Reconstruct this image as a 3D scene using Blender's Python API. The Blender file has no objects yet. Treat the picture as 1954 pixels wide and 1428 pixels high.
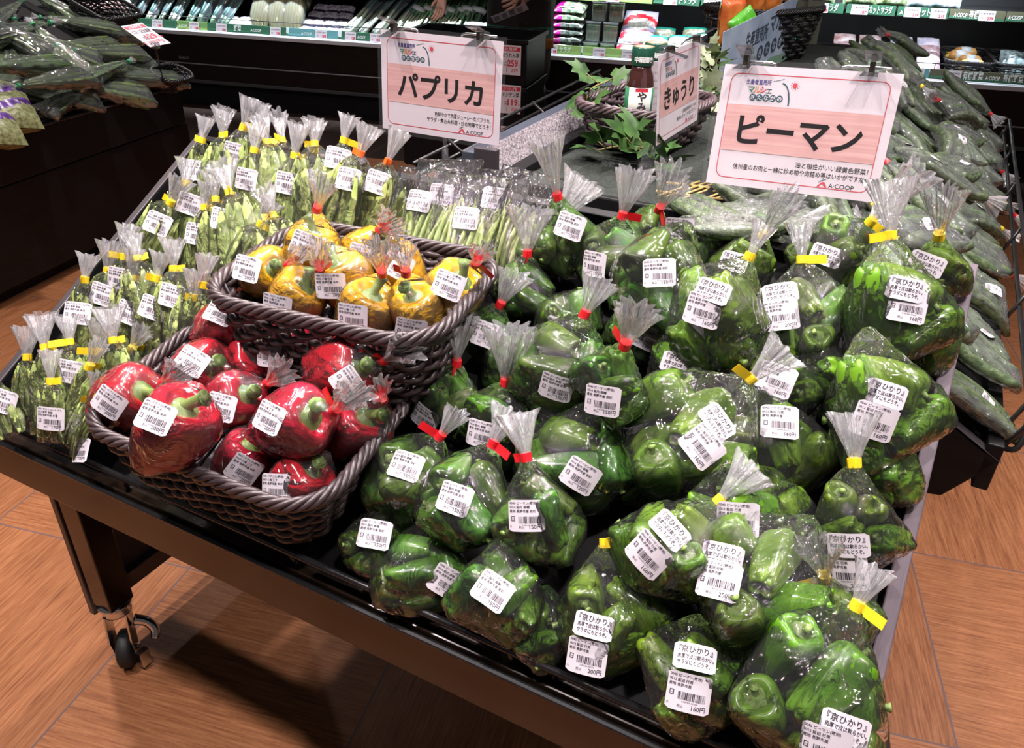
import bpy, bmesh, math, random
import numpy as np
from mathutils import Vector, Matrix, noise as mnoise
from mathutils.bvhtree import BVHTree
PI = math.pi
S = bpy.context.scene
COL = S.collection

# ------------------------------------------------------------------ camera
CAM = Vector((1.12, -0.479, 1.25))
CR = Vector((0.88403495, 0.46679715, 0.02413788))
CU = Vector((-0.2559706, 0.44026339, 0.86060862))
CF = Vector((-0.39110262, 0.76698668, -0.50869457))
FPX, CX, CY = 1482.23, 977.0, 714.0
cd = bpy.data.cameras.new('camera'); cam = bpy.data.objects.new('camera', cd); COL.objects.link(cam)
M = Matrix((CR, CU, -CF)).transposed().to_4x4(); M.translation = CAM
cam.matrix_world = M
cd.sensor_fit = 'HORIZONTAL'; cd.sensor_width = 36.0; cd.lens = FPX * 36 / 1954; cd.clip_start = 0.02; cd.clip_end = 60
S.camera = cam

# ------------------------------------------------------------------ view, world, lamps of the shop ceiling
S.view_settings.view_transform = 'Standard'
S.view_settings.look = 'None'
S.view_settings.exposure = 0.0
S.view_settings.gamma = 1.0
S.view_settings.use_curve_mapping = False
S.cycles.transparent_max_bounces = 18
S.cycles.max_bounces = 4
S.cycles.diffuse_bounces = 2
S.cycles.glossy_bounces = 2
S.cycles.use_adaptive_sampling = True
S.cycles.adaptive_threshold = 0.06
S.cycles.adaptive_min_samples = 14
S.cycles.transmission_bounces = 4
S.cycles.caustics_reflective = False
S.cycles.caustics_refractive = False
S.cycles.sample_clamp_indirect = 4.0
W = bpy.data.worlds.new('shop_air'); S.world = W; W.use_nodes = True
bg = W.node_tree.nodes['Background']; bg.inputs[0].default_value = (1.0, 0.93, 0.95, 1); bg.inputs[1].default_value = 0.07

def spot_lamp(x, y, z, power, size, color, tx=None, ty=None, spread=None):
    ld = bpy.data.lights.new('ceiling_spot', 'AREA'); ld.shape = 'DISK'; ld.size = size; ld.energy = power * 0.41; ld.color = color
    if spread: ld.spread = math.radians(spread)
    o = bpy.data.objects.new('ceiling_spot', ld); COL.objects.link(o); o.location = (x, y, z)
    d = Vector(((tx if tx is not None else x) - x, (ty if ty is not None else y) - y, 0.7 - z))
    o.rotation_euler = d.to_track_quat('-Z', 'Y').to_euler()
    return o
PINK = (1.0, 0.90, 0.90); WARM = (1.0, 0.82, 0.72)
for (x, y, p, c, tx, ty) in (
        (0.10, 0.70, 30, PINK, 0.35, 0.25), (0.95, 0.80, 22, PINK, 0.85, 0.25), (1.75, 0.55, 20, PINK, 1.1, 0.3),
        (0.55, 1.5, 22, PINK, 0.6, 0.5), (1.6, 1.6, 30, PINK, 1.4, 1.1),
        (-0.25, -0.45, 34, PINK, 0.3, 0.4), (0.55, -0.55, 14, PINK, 0.6, 0.5), (1.45, -0.50, 22, PINK, 1.0, 0.5),
        (-0.75, 0.5, 34, WARM, -0.55, -0.1), (2.5, 0.1, 15, WARM, 2.3, 0.2),
        (2.2, 2.4, 20, PINK, 2.0, 2.2), (-1.2, 1.3, 34, PINK, -1.9, 1.9), (-2.6, 2.4, 24, PINK, -2.1, 2.0)):
    spot_lamp(x, y, 2.75, p, 0.10, c, tx, ty, 95)

# ------------------------------------------------------------------ picking real places
AL = math.radians(30.806)
N_T = Vector((0, -math.sin(AL), math.cos(AL))); Y_T = Vector((0, math.cos(AL), math.sin(AL))); X_T = Vector((1, 0, 0))
T_O = Vector((0, 0, 0.614))                       # front left corner of the tray rim plane
def ray(px, py): return (CR * (px - CX) - CU * (py - CY) + CF * FPX) / FPX
def on_plane(px, py, n, p0):
    d = ray(px, py); return CAM + d * ((p0 - CAM).dot(n) / d.dot(n))
def tray(px, py, h=0.0): return on_plane(px, py, N_T, T_O + N_T * h)   # point h above the tilted tray
def tp(u, v, h=0.0): return T_O + X_T * u + Y_T * v + N_T * h
def at_z(px, py, z): return on_plane(px, py, Vector((0, 0, 1)), Vector((0, 0, z)))
def at_y(px, py, y): return on_plane(px, py, Vector((0, 1, 0)), Vector((0, y, 0)))
def at_x(px, py, x): return on_plane(px, py, Vector((1, 0, 0)), Vector((x, 0, 0)))
def to_px(p):
    d = p - CAM; z = d.dot(CF); return CX + FPX * d.dot(CR) / z, CY - FPX * d.dot(CU) / z

# ------------------------------------------------------------------ materials
MATS = {}
def nodes_of(name):
    m = bpy.data.materials.new(name); m.use_nodes = True; MATS[name] = m
    nt = m.node_tree; return m, nt, nt.nodes, nt.links
def mat(name, col, rough=0.5, metal=0.0, spec=0.5, var=0.0, scale=20.0, bump=0.0, coat=0.0, emit=0.0, randhue=0.0, stretch=None, col2=None, trans=0.0, sss=0.0):
    if name in MATS: return MATS[name]
    m, nt, nd, lk = nodes_of(name)
    b = nd['Principled BSDF']
    b.inputs['Base Color'].default_value = (*col, 1); b.inputs['Roughness'].default_value = rough
    b.inputs['Metallic'].default_value = metal; b.inputs['Specular IOR Level'].default_value = spec
    b.inputs['Coat Weight'].default_value = coat; b.inputs['Coat Roughness'].default_value = 0.05
    if trans: b.inputs['Transmission Weight'].default_value = trans
    if emit: b.inputs['Emission Color'].default_value = (*col, 1); b.inputs['Emission Strength'].default_value = emit
    if var or bump or randhue or col2:
        tc = nd.new('ShaderNodeTexCoord'); mp = nd.new('ShaderNodeMapping'); lk.new(tc.outputs['Object'], mp.inputs[0])
        if stretch: mp.inputs['Scale'].default_value = stretch
        nz = nd.new('ShaderNodeTexNoise'); nz.inputs['Scale'].default_value = scale; nz.inputs['Detail'].default_value = 4
        lk.new(mp.outputs[0], nz.inputs[0])
        if var or col2 or randhue:
            mx = nd.new('ShaderNodeMix'); mx.data_type = 'RGBA'
            mx.inputs['A'].default_value = (*[c * (1 - var) for c in col], 1)
            mx.inputs['B'].default_value = (*(col2 if col2 else [min(1, c * (1 + var)) for c in col]), 1)
            rp = nd.new('ShaderNodeMapRange'); rp.inputs['From Min'].default_value = 0.3; rp.inputs['From Max'].default_value = 0.7
            lk.new(nz.outputs['Fac'], rp.inputs['Value']); lk.new(rp.outputs[0], mx.inputs['Factor'])
            out = mx.outputs['Result']
            if randhue:
                oi = nd.new('ShaderNodeObjectInfo'); hs = nd.new('ShaderNodeHueSaturation')
                r1 = nd.new('ShaderNodeMapRange'); r1.inputs['To Min'].default_value = 0.5 - randhue * 0.12; r1.inputs['To Max'].default_value = 0.5 + randhue * 0.04
                r2 = nd.new('ShaderNodeMapRange'); r2.inputs['To Min'].default_value = 1 - randhue; r2.inputs['To Max'].default_value = 1 + randhue
                lk.new(oi.outputs['Random'], r1.inputs['Value']); lk.new(oi.outputs['Random'], r2.inputs['Value'])
                lk.new(r1.outputs[0], hs.inputs['Hue']); lk.new(r2.outputs[0], hs.inputs['Value']); lk.new(out, hs.inputs['Color']); out = hs.outputs[0]
            lk.new(out, b.inputs['Base Color'])
        if bump:
            bp = nd.new('ShaderNodeBump'); bp.inputs['Strength'].default_value = bump; bp.inputs['Distance'].default_value = 0.004
            lk.new(nz.outputs['Fac'], bp.inputs['Height']); lk.new(bp.outputs[0], b.inputs['Normal'])
    return m
def film_mat(name, haze=0.03, tint=(1, 1, 1), refl=0.05, rough=0.09, bump=0.5, scale=55.0, stretch=(1, 1, 1), hazecol=(0.9, 0.88, 0.92), fres=0.75):
    m, nt, nd, lk = nodes_of(name)
    nd.remove(nd['Principled BSDF']); out = nd['Material Output']
    tc = nd.new('ShaderNodeTexCoord'); mp = nd.new('ShaderNodeMapping'); mp.inputs['Scale'].default_value = stretch
    lk.new(tc.outputs['Object'], mp.inputs[0])
    nz = nd.new('ShaderNodeTexNoise'); nz.inputs['Scale'].default_value = scale; nz.inputs['Detail'].default_value = 3; nz.inputs['Distortion'].default_value = 1.6
    lk.new(mp.outputs[0], nz.inputs[0])
    bp = nd.new('ShaderNodeBump'); bp.inputs['Strength'].default_value = bump; bp.inputs['Distance'].default_value = 0.006; 
    vo = nd.new('ShaderNodeTexVoronoi'); vo.feature = 'DISTANCE_TO_EDGE'; vo.inputs['Scale'].default_value = scale * .42
    va = nd.new('ShaderNodeVectorMath'); va.operation = 'MULTIPLY_ADD'; va.inputs[1].default_value = (.02, .02, .02); lk.new(nz.outputs['Color'], va.inputs[0]); lk.new(mp.outputs[0], va.inputs[2]); lk.new(va.outputs[0], vo.inputs['Vector'])
    mr = nd.new('ShaderNodeMapRange'); mr.inputs['From Max'].default_value = 0.28; mr.inputs['To Max'].default_value = 0.7; lk.new(vo.outputs['Distance'], mr.inputs['Value'])
    hh = nd.new('ShaderNodeMath'); hh.operation = 'MULTIPLY_ADD'; hh.inputs[1].default_value = 0.8; lk.new(nz.outputs['Fac'], hh.inputs[0]); lk.new(mr.outputs[0], hh.inputs[2]); lk.new(hh.outputs[0], bp.inputs['Height'])
    tr = nd.new('ShaderNodeBsdfTransparent'); tr.inputs[0].default_value = (*tint, 1)
    gl = nd.new('ShaderNodeBsdfGlossy'); gl.inputs['Roughness'].default_value = rough; gl.inputs['Color'].default_value = (1, 1, 1, 1); lk.new(bp.outputs[0], gl.inputs['Normal'])
    df = nd.new('ShaderNodeBsdfDiffuse'); df.inputs[0].default_value = (*hazecol, 1)
    fr = nd.new('ShaderNodeFresnel'); fr.inputs['IOR'].default_value = 1.4; lk.new(bp.outputs[0], fr.inputs['Normal'])
    ad = nd.new('ShaderNodeMath'); ad.operation = 'MULTIPLY_ADD'; ad.inputs[1].default_value = fres; ad.inputs[2].default_value = refl; ad.use_clamp = True; lk.new(fr.outputs[0], ad.inputs[0])
    m1 = nd.new('ShaderNodeMixShader'); m1.inputs[0].default_value = haze; lk.new(tr.outputs[0], m1.inputs[1]); lk.new(df.outputs[0], m1.inputs[2])
    m2 = nd.new('ShaderNodeMixShader'); lk.new(ad.outputs[0], m2.inputs[0]); lk.new(m1.outputs[0], m2.inputs[1]); lk.new(gl.outputs[0], m2.inputs[2])
    lk.new(m2.outputs[0], out.inputs['Surface'])
    return m

# ------------------------------------------------------------------ objects
def tag(o, label=None, cat=None, group=None, kind=None):
    if label: o['label'] = label
    if cat: o['category'] = cat
    if group: o['group'] = group
    if kind: o['kind'] = kind
    return o
def empty(name, loc=(0, 0, 0), label=None, cat=None, group=None, mw=None):
    o = bpy.data.objects.new(name, None); COL.objects.link(o); o.empty_display_size = 0.05
    if mw is not None: o.matrix_world = mw
    else: o.location = loc
    return tag(o, label, cat, group)
def put(name, me, parent=None, mw=None):
    o = bpy.data.objects.new(name, me); COL.objects.link(o)
    if parent is not None: o.parent = parent
    if mw is not None: o.matrix_local = mw
    return o
def frame(o, x, y, z):
    return Matrix(((x[0], y[0], z[0], o[0]), (x[1], y[1], z[1], o[1]), (x[2], y[2], z[2], o[2]), (0, 0, 0, 1)))

TXT = {}
def text_geo(body, bold=0.0):
    k = (body, bold)
    if k not in TXT:
        cu = bpy.data.curves.new('t', 'FONT'); cu.body = body; cu.size = 1.0; cu.offset = bold; cu.resolution_u = 2
        ob = bpy.data.objects.new('t', cu)
        me = bpy.data.meshes.new_from_object(ob)
        vs = [(v.co.x, v.co.y) for v in me.vertices]; fs = [tuple(p.vertices) for p in me.polygons]
        bpy.data.objects.remove(ob); bpy.data.curves.remove(cu); bpy.data.meshes.remove(me)
        x0 = min((v[0] for v in vs), default=0); x1 = max((v[0] for v in vs), default=1)
        TXT[k] = (vs, fs, x0, x1)
    return TXT[k]

class MB:
    def __init__(s, T=None): s.v = []; s.f = []; s.m = []; s.s = []; s.T = T
    def add(s, vs, fs, m=0, smooth=False):
        n = len(s.v); s.v.extend([tuple(v) for v in vs]); s.f.extend([tuple(i + n for i in f) for f in fs])
        s.m.extend([m] * len(fs)); s.s.extend([smooth] * len(fs)); return s
    def box(s, c, d, m=0, R=None):
        x, y, z = d[0] / 2, d[1] / 2, d[2] / 2
        vs = [Vector(q) for q in ((-x, -y, -z), (x, -y, -z), (x, y, -z), (-x, y, -z), (-x, -y, z), (x, -y, z), (x, y, z), (-x, y, z))]
        if R is not None: vs = [R @ v for v in vs]
        return s.add([v + Vector(c) for v in vs], [(3, 2, 1, 0), (4, 5, 6, 7), (0, 1, 5, 4), (1, 2, 6, 5), (2, 3, 7, 6), (3, 0, 4, 7)], m)
    def box2(s, a, b, m=0): return s.box([(a[i] + b[i]) / 2 for i in range(3)], [abs(b[i] - a[i]) for i in range(3)], m)
    def beam(s, p, q, w, h, up=(0, 0, 1), m=0):            # rectangular bar from p to q
        p = Vector(p); q = Vector(q); z = (q - p); L = z.length; z.normalize(); x = Vector(up).cross(z)
        if x.length < 1e-5: x = Vector((1, 0, 0))
        x.normalize(); y = z.cross(x)
        return s.box((p + q) / 2, (w, h, L), m, Matrix((x, y, z)).transposed())
    def tube(s, path, r, n=8, m=0, closed=False, cap=True):
        P = [Vector(p) for p in path]; k = len(P); rr = r if hasattr(r, '__len__') else [r] * k
        vs = []; up = None
        for i in range(k):
            a = P[(i - 1) % k] if (closed or i > 0) else P[0]; b = P[(i + 1) % k] if (closed or i < k - 1) else P[-1]
            t = (b - a); t = t.normalized() if t.length > 1e-9 else Vector((0, 0, 1))
            if up is None: up = Vector((0, 0, 1)) if abs(t.z) < .9 else Vector((1, 0, 0))
            x = (up - t * up.dot(t))
            if x.length < 1e-4: x = t.orthogonal()
            x.normalize(); y = t.cross(x); up = x
            for j in range(n): an = 2 * PI * j / n; vs.append(P[i] + x * (rr[i] * math.cos(an)) + y * (rr[i] * math.sin(an)))
        fs = []
        for i in range(k if closed else k - 1):
            for j in range(n):
                a = i * n + j; b = i * n + (j + 1) % n; c = ((i + 1) % k) * n + (j + 1) % n; d = ((i + 1) % k) * n + j; fs.append((a, b, c, d))
        if cap and not closed: fs.append(tuple(range(n - 1, -1, -1))); fs.append(tuple((k - 1) * n + j for j in range(n)))
        return s.add(vs, fs, m, True)
    def lathe(s, prof, n=20, m=0, fn=None, T=None, smooth=True):   # prof: (r,z); fn(phi,i)->(dr factor)
        vs = []
        for i, (r, z) in enumerate(prof):
            for j in range(n):
                ph = 2 * PI * j / n; q = r * (fn(ph, i) if fn else 1); v = Vector((q * math.cos(ph), q * math.sin(ph), z)); vs.append(T @ v if T is not None else v)
        fs = []
        for i in range(len(prof) - 1):
            for j in range(n): fs.append((i * n + j, i * n + (j + 1) % n, (i + 1) * n + (j + 1) % n, (i + 1) * n + j))
        if prof[0][0] > 1e-6: fs.append(tuple(range(n - 1, -1, -1)))
        if prof[-1][0] > 1e-6: fs.append(tuple((len(prof) - 1) * n + j for j in range(n)))
        return s.add(vs, fs, m, smooth)
    def text(s, body, o, x, y, size, m=0, align='L', bold=0.0, lift=0.0, sx=1.0, fit=None):
        vs, fs, x0, x1 = text_geo(body, bold); o = Vector(o); x = Vector(x).normalized(); y = Vector(y).normalized(); z = x.cross(y)
        if fit: sx = fit / max(1e-6, (x1 - x0) * size)
        dx = {'L': 0.0, 'C': -(x0 + x1) / 2, 'R': -x1}[align]
        return s.add([o + x * ((v[0] + dx) * size * sx) + y * (v[1] * size) + z * lift for v in vs], fs, m)
    def poly(s, pts, m=0): return s.add(pts, [tuple(range(len(pts)))], m)
    def mesh(s, name, mats):
        me = bpy.data.meshes.new(name); me.from_pydata([tuple(v) for v in s.v], [], s.f)
        for k in (mats if isinstance(mats, (list, tuple)) else [mats]): me.materials.append(k)
        me.polygons.foreach_set('material_index', s.m); me.polygons.foreach_set('use_smooth', s.s); me.update(); return me
    def build(s, name, mats, parent=None, mw=None): return put(name, s.mesh(name, mats), parent, mw)
def bevelled(o, w=0.002, seg=2):
    b = o.modifiers.new('bevel', 'BEVEL'); b.width = w; b.segments = seg; b.limit_method = 'ANGLE'; return o
def spline(pts, n=8, closed=False):
    P = [Vector(p) for p in pts]; k = len(P); out = []
    for i in range(k if closed else k - 1):
        if closed: a, b, c, d = P[(i - 1) % k], P[i], P[(i + 1) % k], P[(i + 2) % k]
        else: a, b, c, d = P[max(i - 1, 0)], P[i], P[i + 1], P[min(i + 2, k - 1)]
        for j in range(n):
            t = j / n; out.append(0.5 * ((2 * b) + (c - a) * t + (2 * a - 5 * b + 4 * c - d) * t * t + (3 * b - a - 3 * c + d) * t ** 3))
    if not closed: out.append(P[-1])
    return out
# ================================================================== SETTING
A_S = math.radians(12.7); FD = Vector((math.cos(A_S), math.sin(A_S), 0)); FN = Vector((-math.sin(A_S), math.cos(A_S), 0)); UP = Vector((0, 0, 1))
FRONT = 4.385                                       # distance of the refrigerated case's face along FN
ROOM = frame((0, 0, 0), FD, FN, UP)
def fpt(px, py, d=0.0):                              # place on a plane d behind the face of the case, as (s, d, z)
    p = on_plane(px, py, FN, FN * (FRONT + d)); return Vector((p.dot(FD), FRONT + d, p.z))
M_BLACK = mat('black_laminate', (0.006, 0.0055, 0.006), 0.5, spec=.22, var=0.3, scale=8, stretch=(1, 1, 12))
M_BLK_PLASTIC = mat('black_plastic', (0.010, 0.010, 0.011), 0.28)
M_BLK_METAL = mat('black_coated_wire', (0.014, 0.013, 0.014), 0.30, spec=0.7)
M_DKBROWN = mat('dark_brown_panel', (0.012, 0.008, 0.007), 0.35, spec=.3, var=0.2, scale=6, stretch=(1, 1, 10))
M_MIRROR = mat('glossy_brown_black_board', (0.020, 0.012, 0.008), 0.16, spec=0.55)
M_EDGE_L = mat('dark_board_edging', (0.040, 0.034, 0.038), 0.42)
M_EDGE_R = mat('woodgrain_edging_painted_sheen', (0.105, 0.080, 0.098), 0.55, spec=.3, var=0.12, scale=120, stretch=(6, .3, 6))  # right edging paler than the left: ceiling reflection put into the colour
M_CHROME = mat('chrome', (0.75, 0.76, 0.78), 0.16, metal=1.0)
M_STEEL = mat('brushed_steel_strip', (0.42, 0.40, 0.42), 0.4, metal=0.7)
M_RUBBER = mat('black_rubber', (0.012, 0.012, 0.012), 0.6)
M_WHITE = mat('white_plastic', (0.78, 0.78, 0.82), 0.35)
M_MAT = mat('green_grey_rubber_mat', (0.030, 0.035, 0.030), 0.8, spec=.1, var=0.3, scale=220, bump=0.6)
M_MESH = mat('grey_mesh_matting', (0.20, 0.175, 0.19), 0.7, var=0.55, scale=190, bump=1.0)
M_FRAME = mat('slate_blue_frame', (0.045, 0.052, 0.070), 0.4)
M_CLEAR = film_mat('clear_acrylic', 0.05, refl=0.10, rough=0.05, bump=0.15, scale=20, tint=(.93, .95, .97))

def floor_mat():
    m, nt, nd, lk = nodes_of('wood_look_tiles'); b = nd['Principled BSDF']
    tc = nd.new('ShaderNodeTexCoord'); sp = nd.new('ShaderNodeSeparateXYZ'); lk.new(tc.outputs['Object'], sp.inputs[0])
    def mth(op, a, bb=None, c=None):
        n = nd.new('ShaderNodeMath'); n.operation = op
        for i, v in enumerate((a, bb, c)):
            if v is None: continue
            if isinstance(v, (int, float)): n.inputs[i].default_value = v
            else: lk.new(v, n.inputs[i])
        return n.outputs[0]
    T = 0.5165
    u = mth('DIVIDE', mth('SUBTRACT', sp.outputs[0], 0.007), T); v = mth('DIVIDE', mth('SUBTRACT', sp.outputs[1], 0.315), T)
    iu = mth('FLOOR', u); iv = mth('FLOOR', v)
    cb = nd.new('ShaderNodeCombineXYZ'); lk.new(iu, cb.inputs[0]); lk.new(iv, cb.inputs[1])
    wn = nd.new('ShaderNodeTexWhiteNoise'); wn.noise_dimensions = '2D'; lk.new(cb.outputs[0], wn.inputs['Vector'])
    par = mth('MODULO', mth('ADD', mth('ADD', iu, iv), 200.0), 2.0)
    def grain(stx, sty):
        mp = nd.new('ShaderNodeMapping'); mp.inputs['Scale'].default_value = (stx, sty, 1)
        ad = nd.new('ShaderNodeVectorMath'); ad.operation = 'ADD'; sc = nd.new('ShaderNodeVectorMath'); sc.operation = 'SCALE'; sc.inputs['Scale'].default_value = 7
        lk.new(wn.outputs['Color'], sc.inputs[0]); lk.new(tc.outputs['Object'], ad.inputs[0]); lk.new(sc.outputs[0], ad.inputs[1]); lk.new(ad.outputs[0], mp.inputs[0])
        n1 = nd.new('ShaderNodeTexNoise'); n1.inputs['Scale'].default_value = 1.0; n1.inputs['Detail'].default_value = 7; n1.inputs['Roughness'].default_value = .68; n1.inputs['Distortion'].default_value = .5; lk.new(mp.outputs[0], n1.inputs[0]); return n1.outputs['Fac']
    gm = nd.new('ShaderNodeMix'); lk.new(par, gm.inputs['Factor']); lk.new(grain(230, 11), gm.inputs['A']); lk.new(grain(11, 230), gm.inputs['B']); g = gm.outputs['Result']
    bigp = nd.new('ShaderNodeTexNoise'); bigp.inputs['Scale'].default_value = 3.2; lk.new(tc.outputs['Object'], bigp.inputs[0])
    cr = nd.new('ShaderNodeValToRGB'); e = cr.color_ramp.elements; e[0].position = .33; e[0].color = (.15, .050, .020, 1); e[1].position = .67; e[1].color = (.38, .165, .075, 1)
    e3 = cr.color_ramp.elements.new(.5); e3.color = (.27, .108, .045, 1)
    lk.new(mth('ADD', mth('MULTIPLY', g, .85), mth('MULTIPLY', bigp.outputs['Fac'], .15)), cr.inputs[0])
    hs = nd.new('ShaderNodeHueSaturation'); lk.new(cr.outputs[0], hs.inputs['Color']); lk.new(mth('MULTIPLY_ADD', wn.outputs['Value'], .22, .90), hs.inputs['Value'])
    # the far aisle is laid in grey tiles
    gz = mth('GREATER_THAN', mth('MULTIPLY_ADD', sp.outputs[0], -0.035, sp.outputs[1]), 3.53)
    cg = nd.new('ShaderNodeMix'); cg.data_type = 'RGBA'; lk.new(gz, cg.inputs['Factor']); lk.new(hs.outputs[0], cg.inputs['A'])
    gg = nd.new('ShaderNodeMix'); gg.data_type = 'RGBA'; lk.new(g, gg.inputs['Factor']); gg.inputs['A'].default_value = (.017, .010, .008, 1); gg.inputs['B'].default_value = (.046, .029, .022, 1); lk.new(gg.outputs['Result'], cg.inputs['B'])
    # joints
    fu = mth('ABSOLUTE', mth('SUBTRACT', mth('FRACT', u), .5)); fv = mth('ABSOLUTE', mth('SUBTRACT', mth('FRACT', v), .5))
    jt = mth('GREATER_THAN', mth('MAXIMUM', fu, fv), .4962)
    cj = nd.new('ShaderNodeMix'); cj.data_type = 'RGBA'; lk.new(jt, cj.inputs['Factor']); lk.new(cg.outputs['Result'], cj.inputs['A']); cj.inputs['B'].default_value = (.13, .085, .085, 1)
    lk.new(cj.outputs['Result'], b.inputs['Base Color']); b.inputs['Roughness'].default_value = .42; b.inputs['Specular IOR Level'].default_value = .22
    bp = nd.new('ShaderNodeBump'); bp.inputs['Strength'].default_value = .25; bp.inputs['Distance'].default_value = .002; lk.new(mth('SUBTRACT', g, mth('MULTIPLY', jt, 1.5)), bp.inputs['Height']); lk.new(bp.outputs[0], b.inputs['Normal'])
    return m
fl = MB(); fl.box2((-6, -2.5, -.05), (5, 6.5, 0)); o = fl.build('floor', floor_mat(), mw=ROOM); tag(o, 'wood-look square floor tiles turning grey along the far aisle', kind='structure')

# ------------------------------------------------------------------ wicker basket
M_WICKER = mat('dark_brown_wicker', (0.050, 0.034, 0.036), 0.36, spec=0.6, randhue=0.0, var=0.3, scale=30)
M_WICKER_B = mat('black_wicker', (0.014, 0.013, 0.014), 0.4, spec=0.6)
def rrect(w, d, r, n):
    pts = []; per = [(w / 2 - r, d / 2 - r), (-w / 2 + r, d / 2 - r), (-w / 2 + r, -d / 2 + r), (w / 2 - r, -d / 2 + r)]
    for q, (x, y) in enumerate(per):
        for i in range(7): a = PI / 2 * (q + i / 6); pts.append(Vector((x + r * math.cos(a), y + r * math.sin(a), 0)))
    L = [0.0]
    for i in range(len(pts)): L.append(L[-1] + (pts[(i + 1) % len(pts)] - pts[i]).length)
    out = []; j = 0
    for k in range(n):
        t = L[-1] * k / n
        while L[j + 1] < t: j += 1
        a, b = pts[j], pts[(j + 1) % len(pts)]; out.append(a.lerp(b, (t - L[j]) / max(1e-9, L[j + 1] - L[j])))
    return out
def outward(P, i):
    t = (P[(i + 1) % len(P)] - P[i - 1]).normalized(); return Vector((t.y, -t.x, 0))
def basket(T, w, d, h, label, cat='basket', mt=None, taper=.80, rows=12, stakes=44, rad=.0037, group=None, rim=.0052, slope=0.0):
    mt = mt or M_WICKER; root = empty('wicker_basket', mw=T, label=label, cat=cat, group=group)
    n = stakes * 5; body = MB()
    for k in range(rows):
        t = (k + .5) / rows; s = taper + (1 - taper) * t; P = rrect(w * s, d * s, .045 * s + .008, n)
        body.tube([P[i] + outward(P, i) * (rad * .9 * math.sin(PI * i / 5 + PI * k)) + Vector((0, 0, .006 + (h - .016) * t + .0012 * math.sin(i * .9 + k) + (1 - t) * slope * P[i].y)) for i in range(n)], rad, 6, closed=True)
    for q in range(0, stakes):
        i = q * 5 + 2; a = rrect(w * taper, d * taper, .045 * taper + .008, n)[i]; b = rrect(w, d, .053, n)[i]
        body.tube([a + Vector((0, 0, .004 + slope * a.y)), b + Vector((0, 0, h - .008))], rad * .55, 4)
    body.build('woven_side', mt, root)
    r_ = MB(); P = rrect(w + .006, d + .006, .055, n); nt = max(8, int(2.4 * (w + d) / .085))
    for ph in range(5):
        r_.tube([P[i] + outward(P, i) * (rim * .95 * math.cos(2 * PI * nt * i / n + ph * PI / 2.5)) + Vector((0, 0, h - .004 + rim * 1.15 * math.sin(2 * PI * nt * i / n + ph * PI / 2.5))) for i in range(n)], rim * .70, 6, closed=True)
    r_.build('braided_rim', mt, root)
    b_ = MB(); P = rrect(w * taper, d * taper, .04, 60); b_.add([p + Vector((0, 0, .002 + slope * p.y)) for p in P] + [p + Vector((0, 0, .006 + slope * p.y)) for p in P], [tuple(range(59, -1, -1)), tuple(range(60, 120))] + [(i, (i + 1) % 60, 60 + (i + 1) % 60, 60 + i) for i in range(60)])
    for k in range(9):
        x = -w * taper * .45 + k * w * taper * .9 / 8; b_.tube([(x, -d * taper * .46, .008 - slope * d * taper * .46), (x, d * taper * .46, .008 + slope * d * taper * .46)], rad, 5)
    b_.build('woven_base', mt, root); return root

# ------------------------------------------------------------------ the main display stand
TF = frame(T_O, X_T, Y_T, N_T)
stand = empty('display_stand', (0, 0, 0), 'black mobile display stand with a tilted tray holding the beans, paprika and green peppers', 'display stand')
def tb(a, b, name, m, parent=stand, bev=.0015):      # board given in tray coordinates
    mb = MB(); mb.box2(a, b); o = mb.build(name, m, parent, TF); return bevelled(o, bev)
VB = 0.572
tb((0.004, -.004, -.040), (1.200, VB, -.028), 'tray_board', M_BLACK)
tb((-.006, -.020, -.085), (.006, VB + .05, -.004), 'side_board', M_BLACK); tb((-.0065, -.020, -.004), (.0065, VB + .075, .0), 'board_edging', M_EDGE_L)
tb((1.1985, -.022, -.125), (1.2125, VB + .02, -.004), 'side_board', M_BLACK); o = tb((1.198, -.024, -.004), (1.213, VB + .022, .0), 'board_edging', M_EDGE_R); o['label'] = 'right side board edging, ceiling sheen painted in as pale grey-mauve'
tb((0.006, VB - .008, -.10), (1.198, VB + .004, -.004), 'back_board', M_BLACK)
tb((.0, -.024, -.045), (1.2, -.004, -.026), 'front_lip', M_BLK_PLASTIC); tb((.0, -.030, -.030), (1.2, -.024, -.014), 'front_lip_edge', M_BLK_PLASTIC)
w_ = MB()
for hh in (.004,): w_.tube([(0.004, -.004, hh), (1.196, -.004, hh)], .0042, 8)
for k in range(5): u = .03 + k * .285; w_.tube([(u, -.004, .004), (u, -.012, -.030)], .0035, 6)
w_.build('front_wire_rail', M_BLK_METAL, stand, TF)
mb = MB(); mb.box2((0.0, -.006, .505), (1.2, .010, .588)); o = mb.build('front_fascia', M_MIRROR, stand); bevelled(o)
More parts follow.
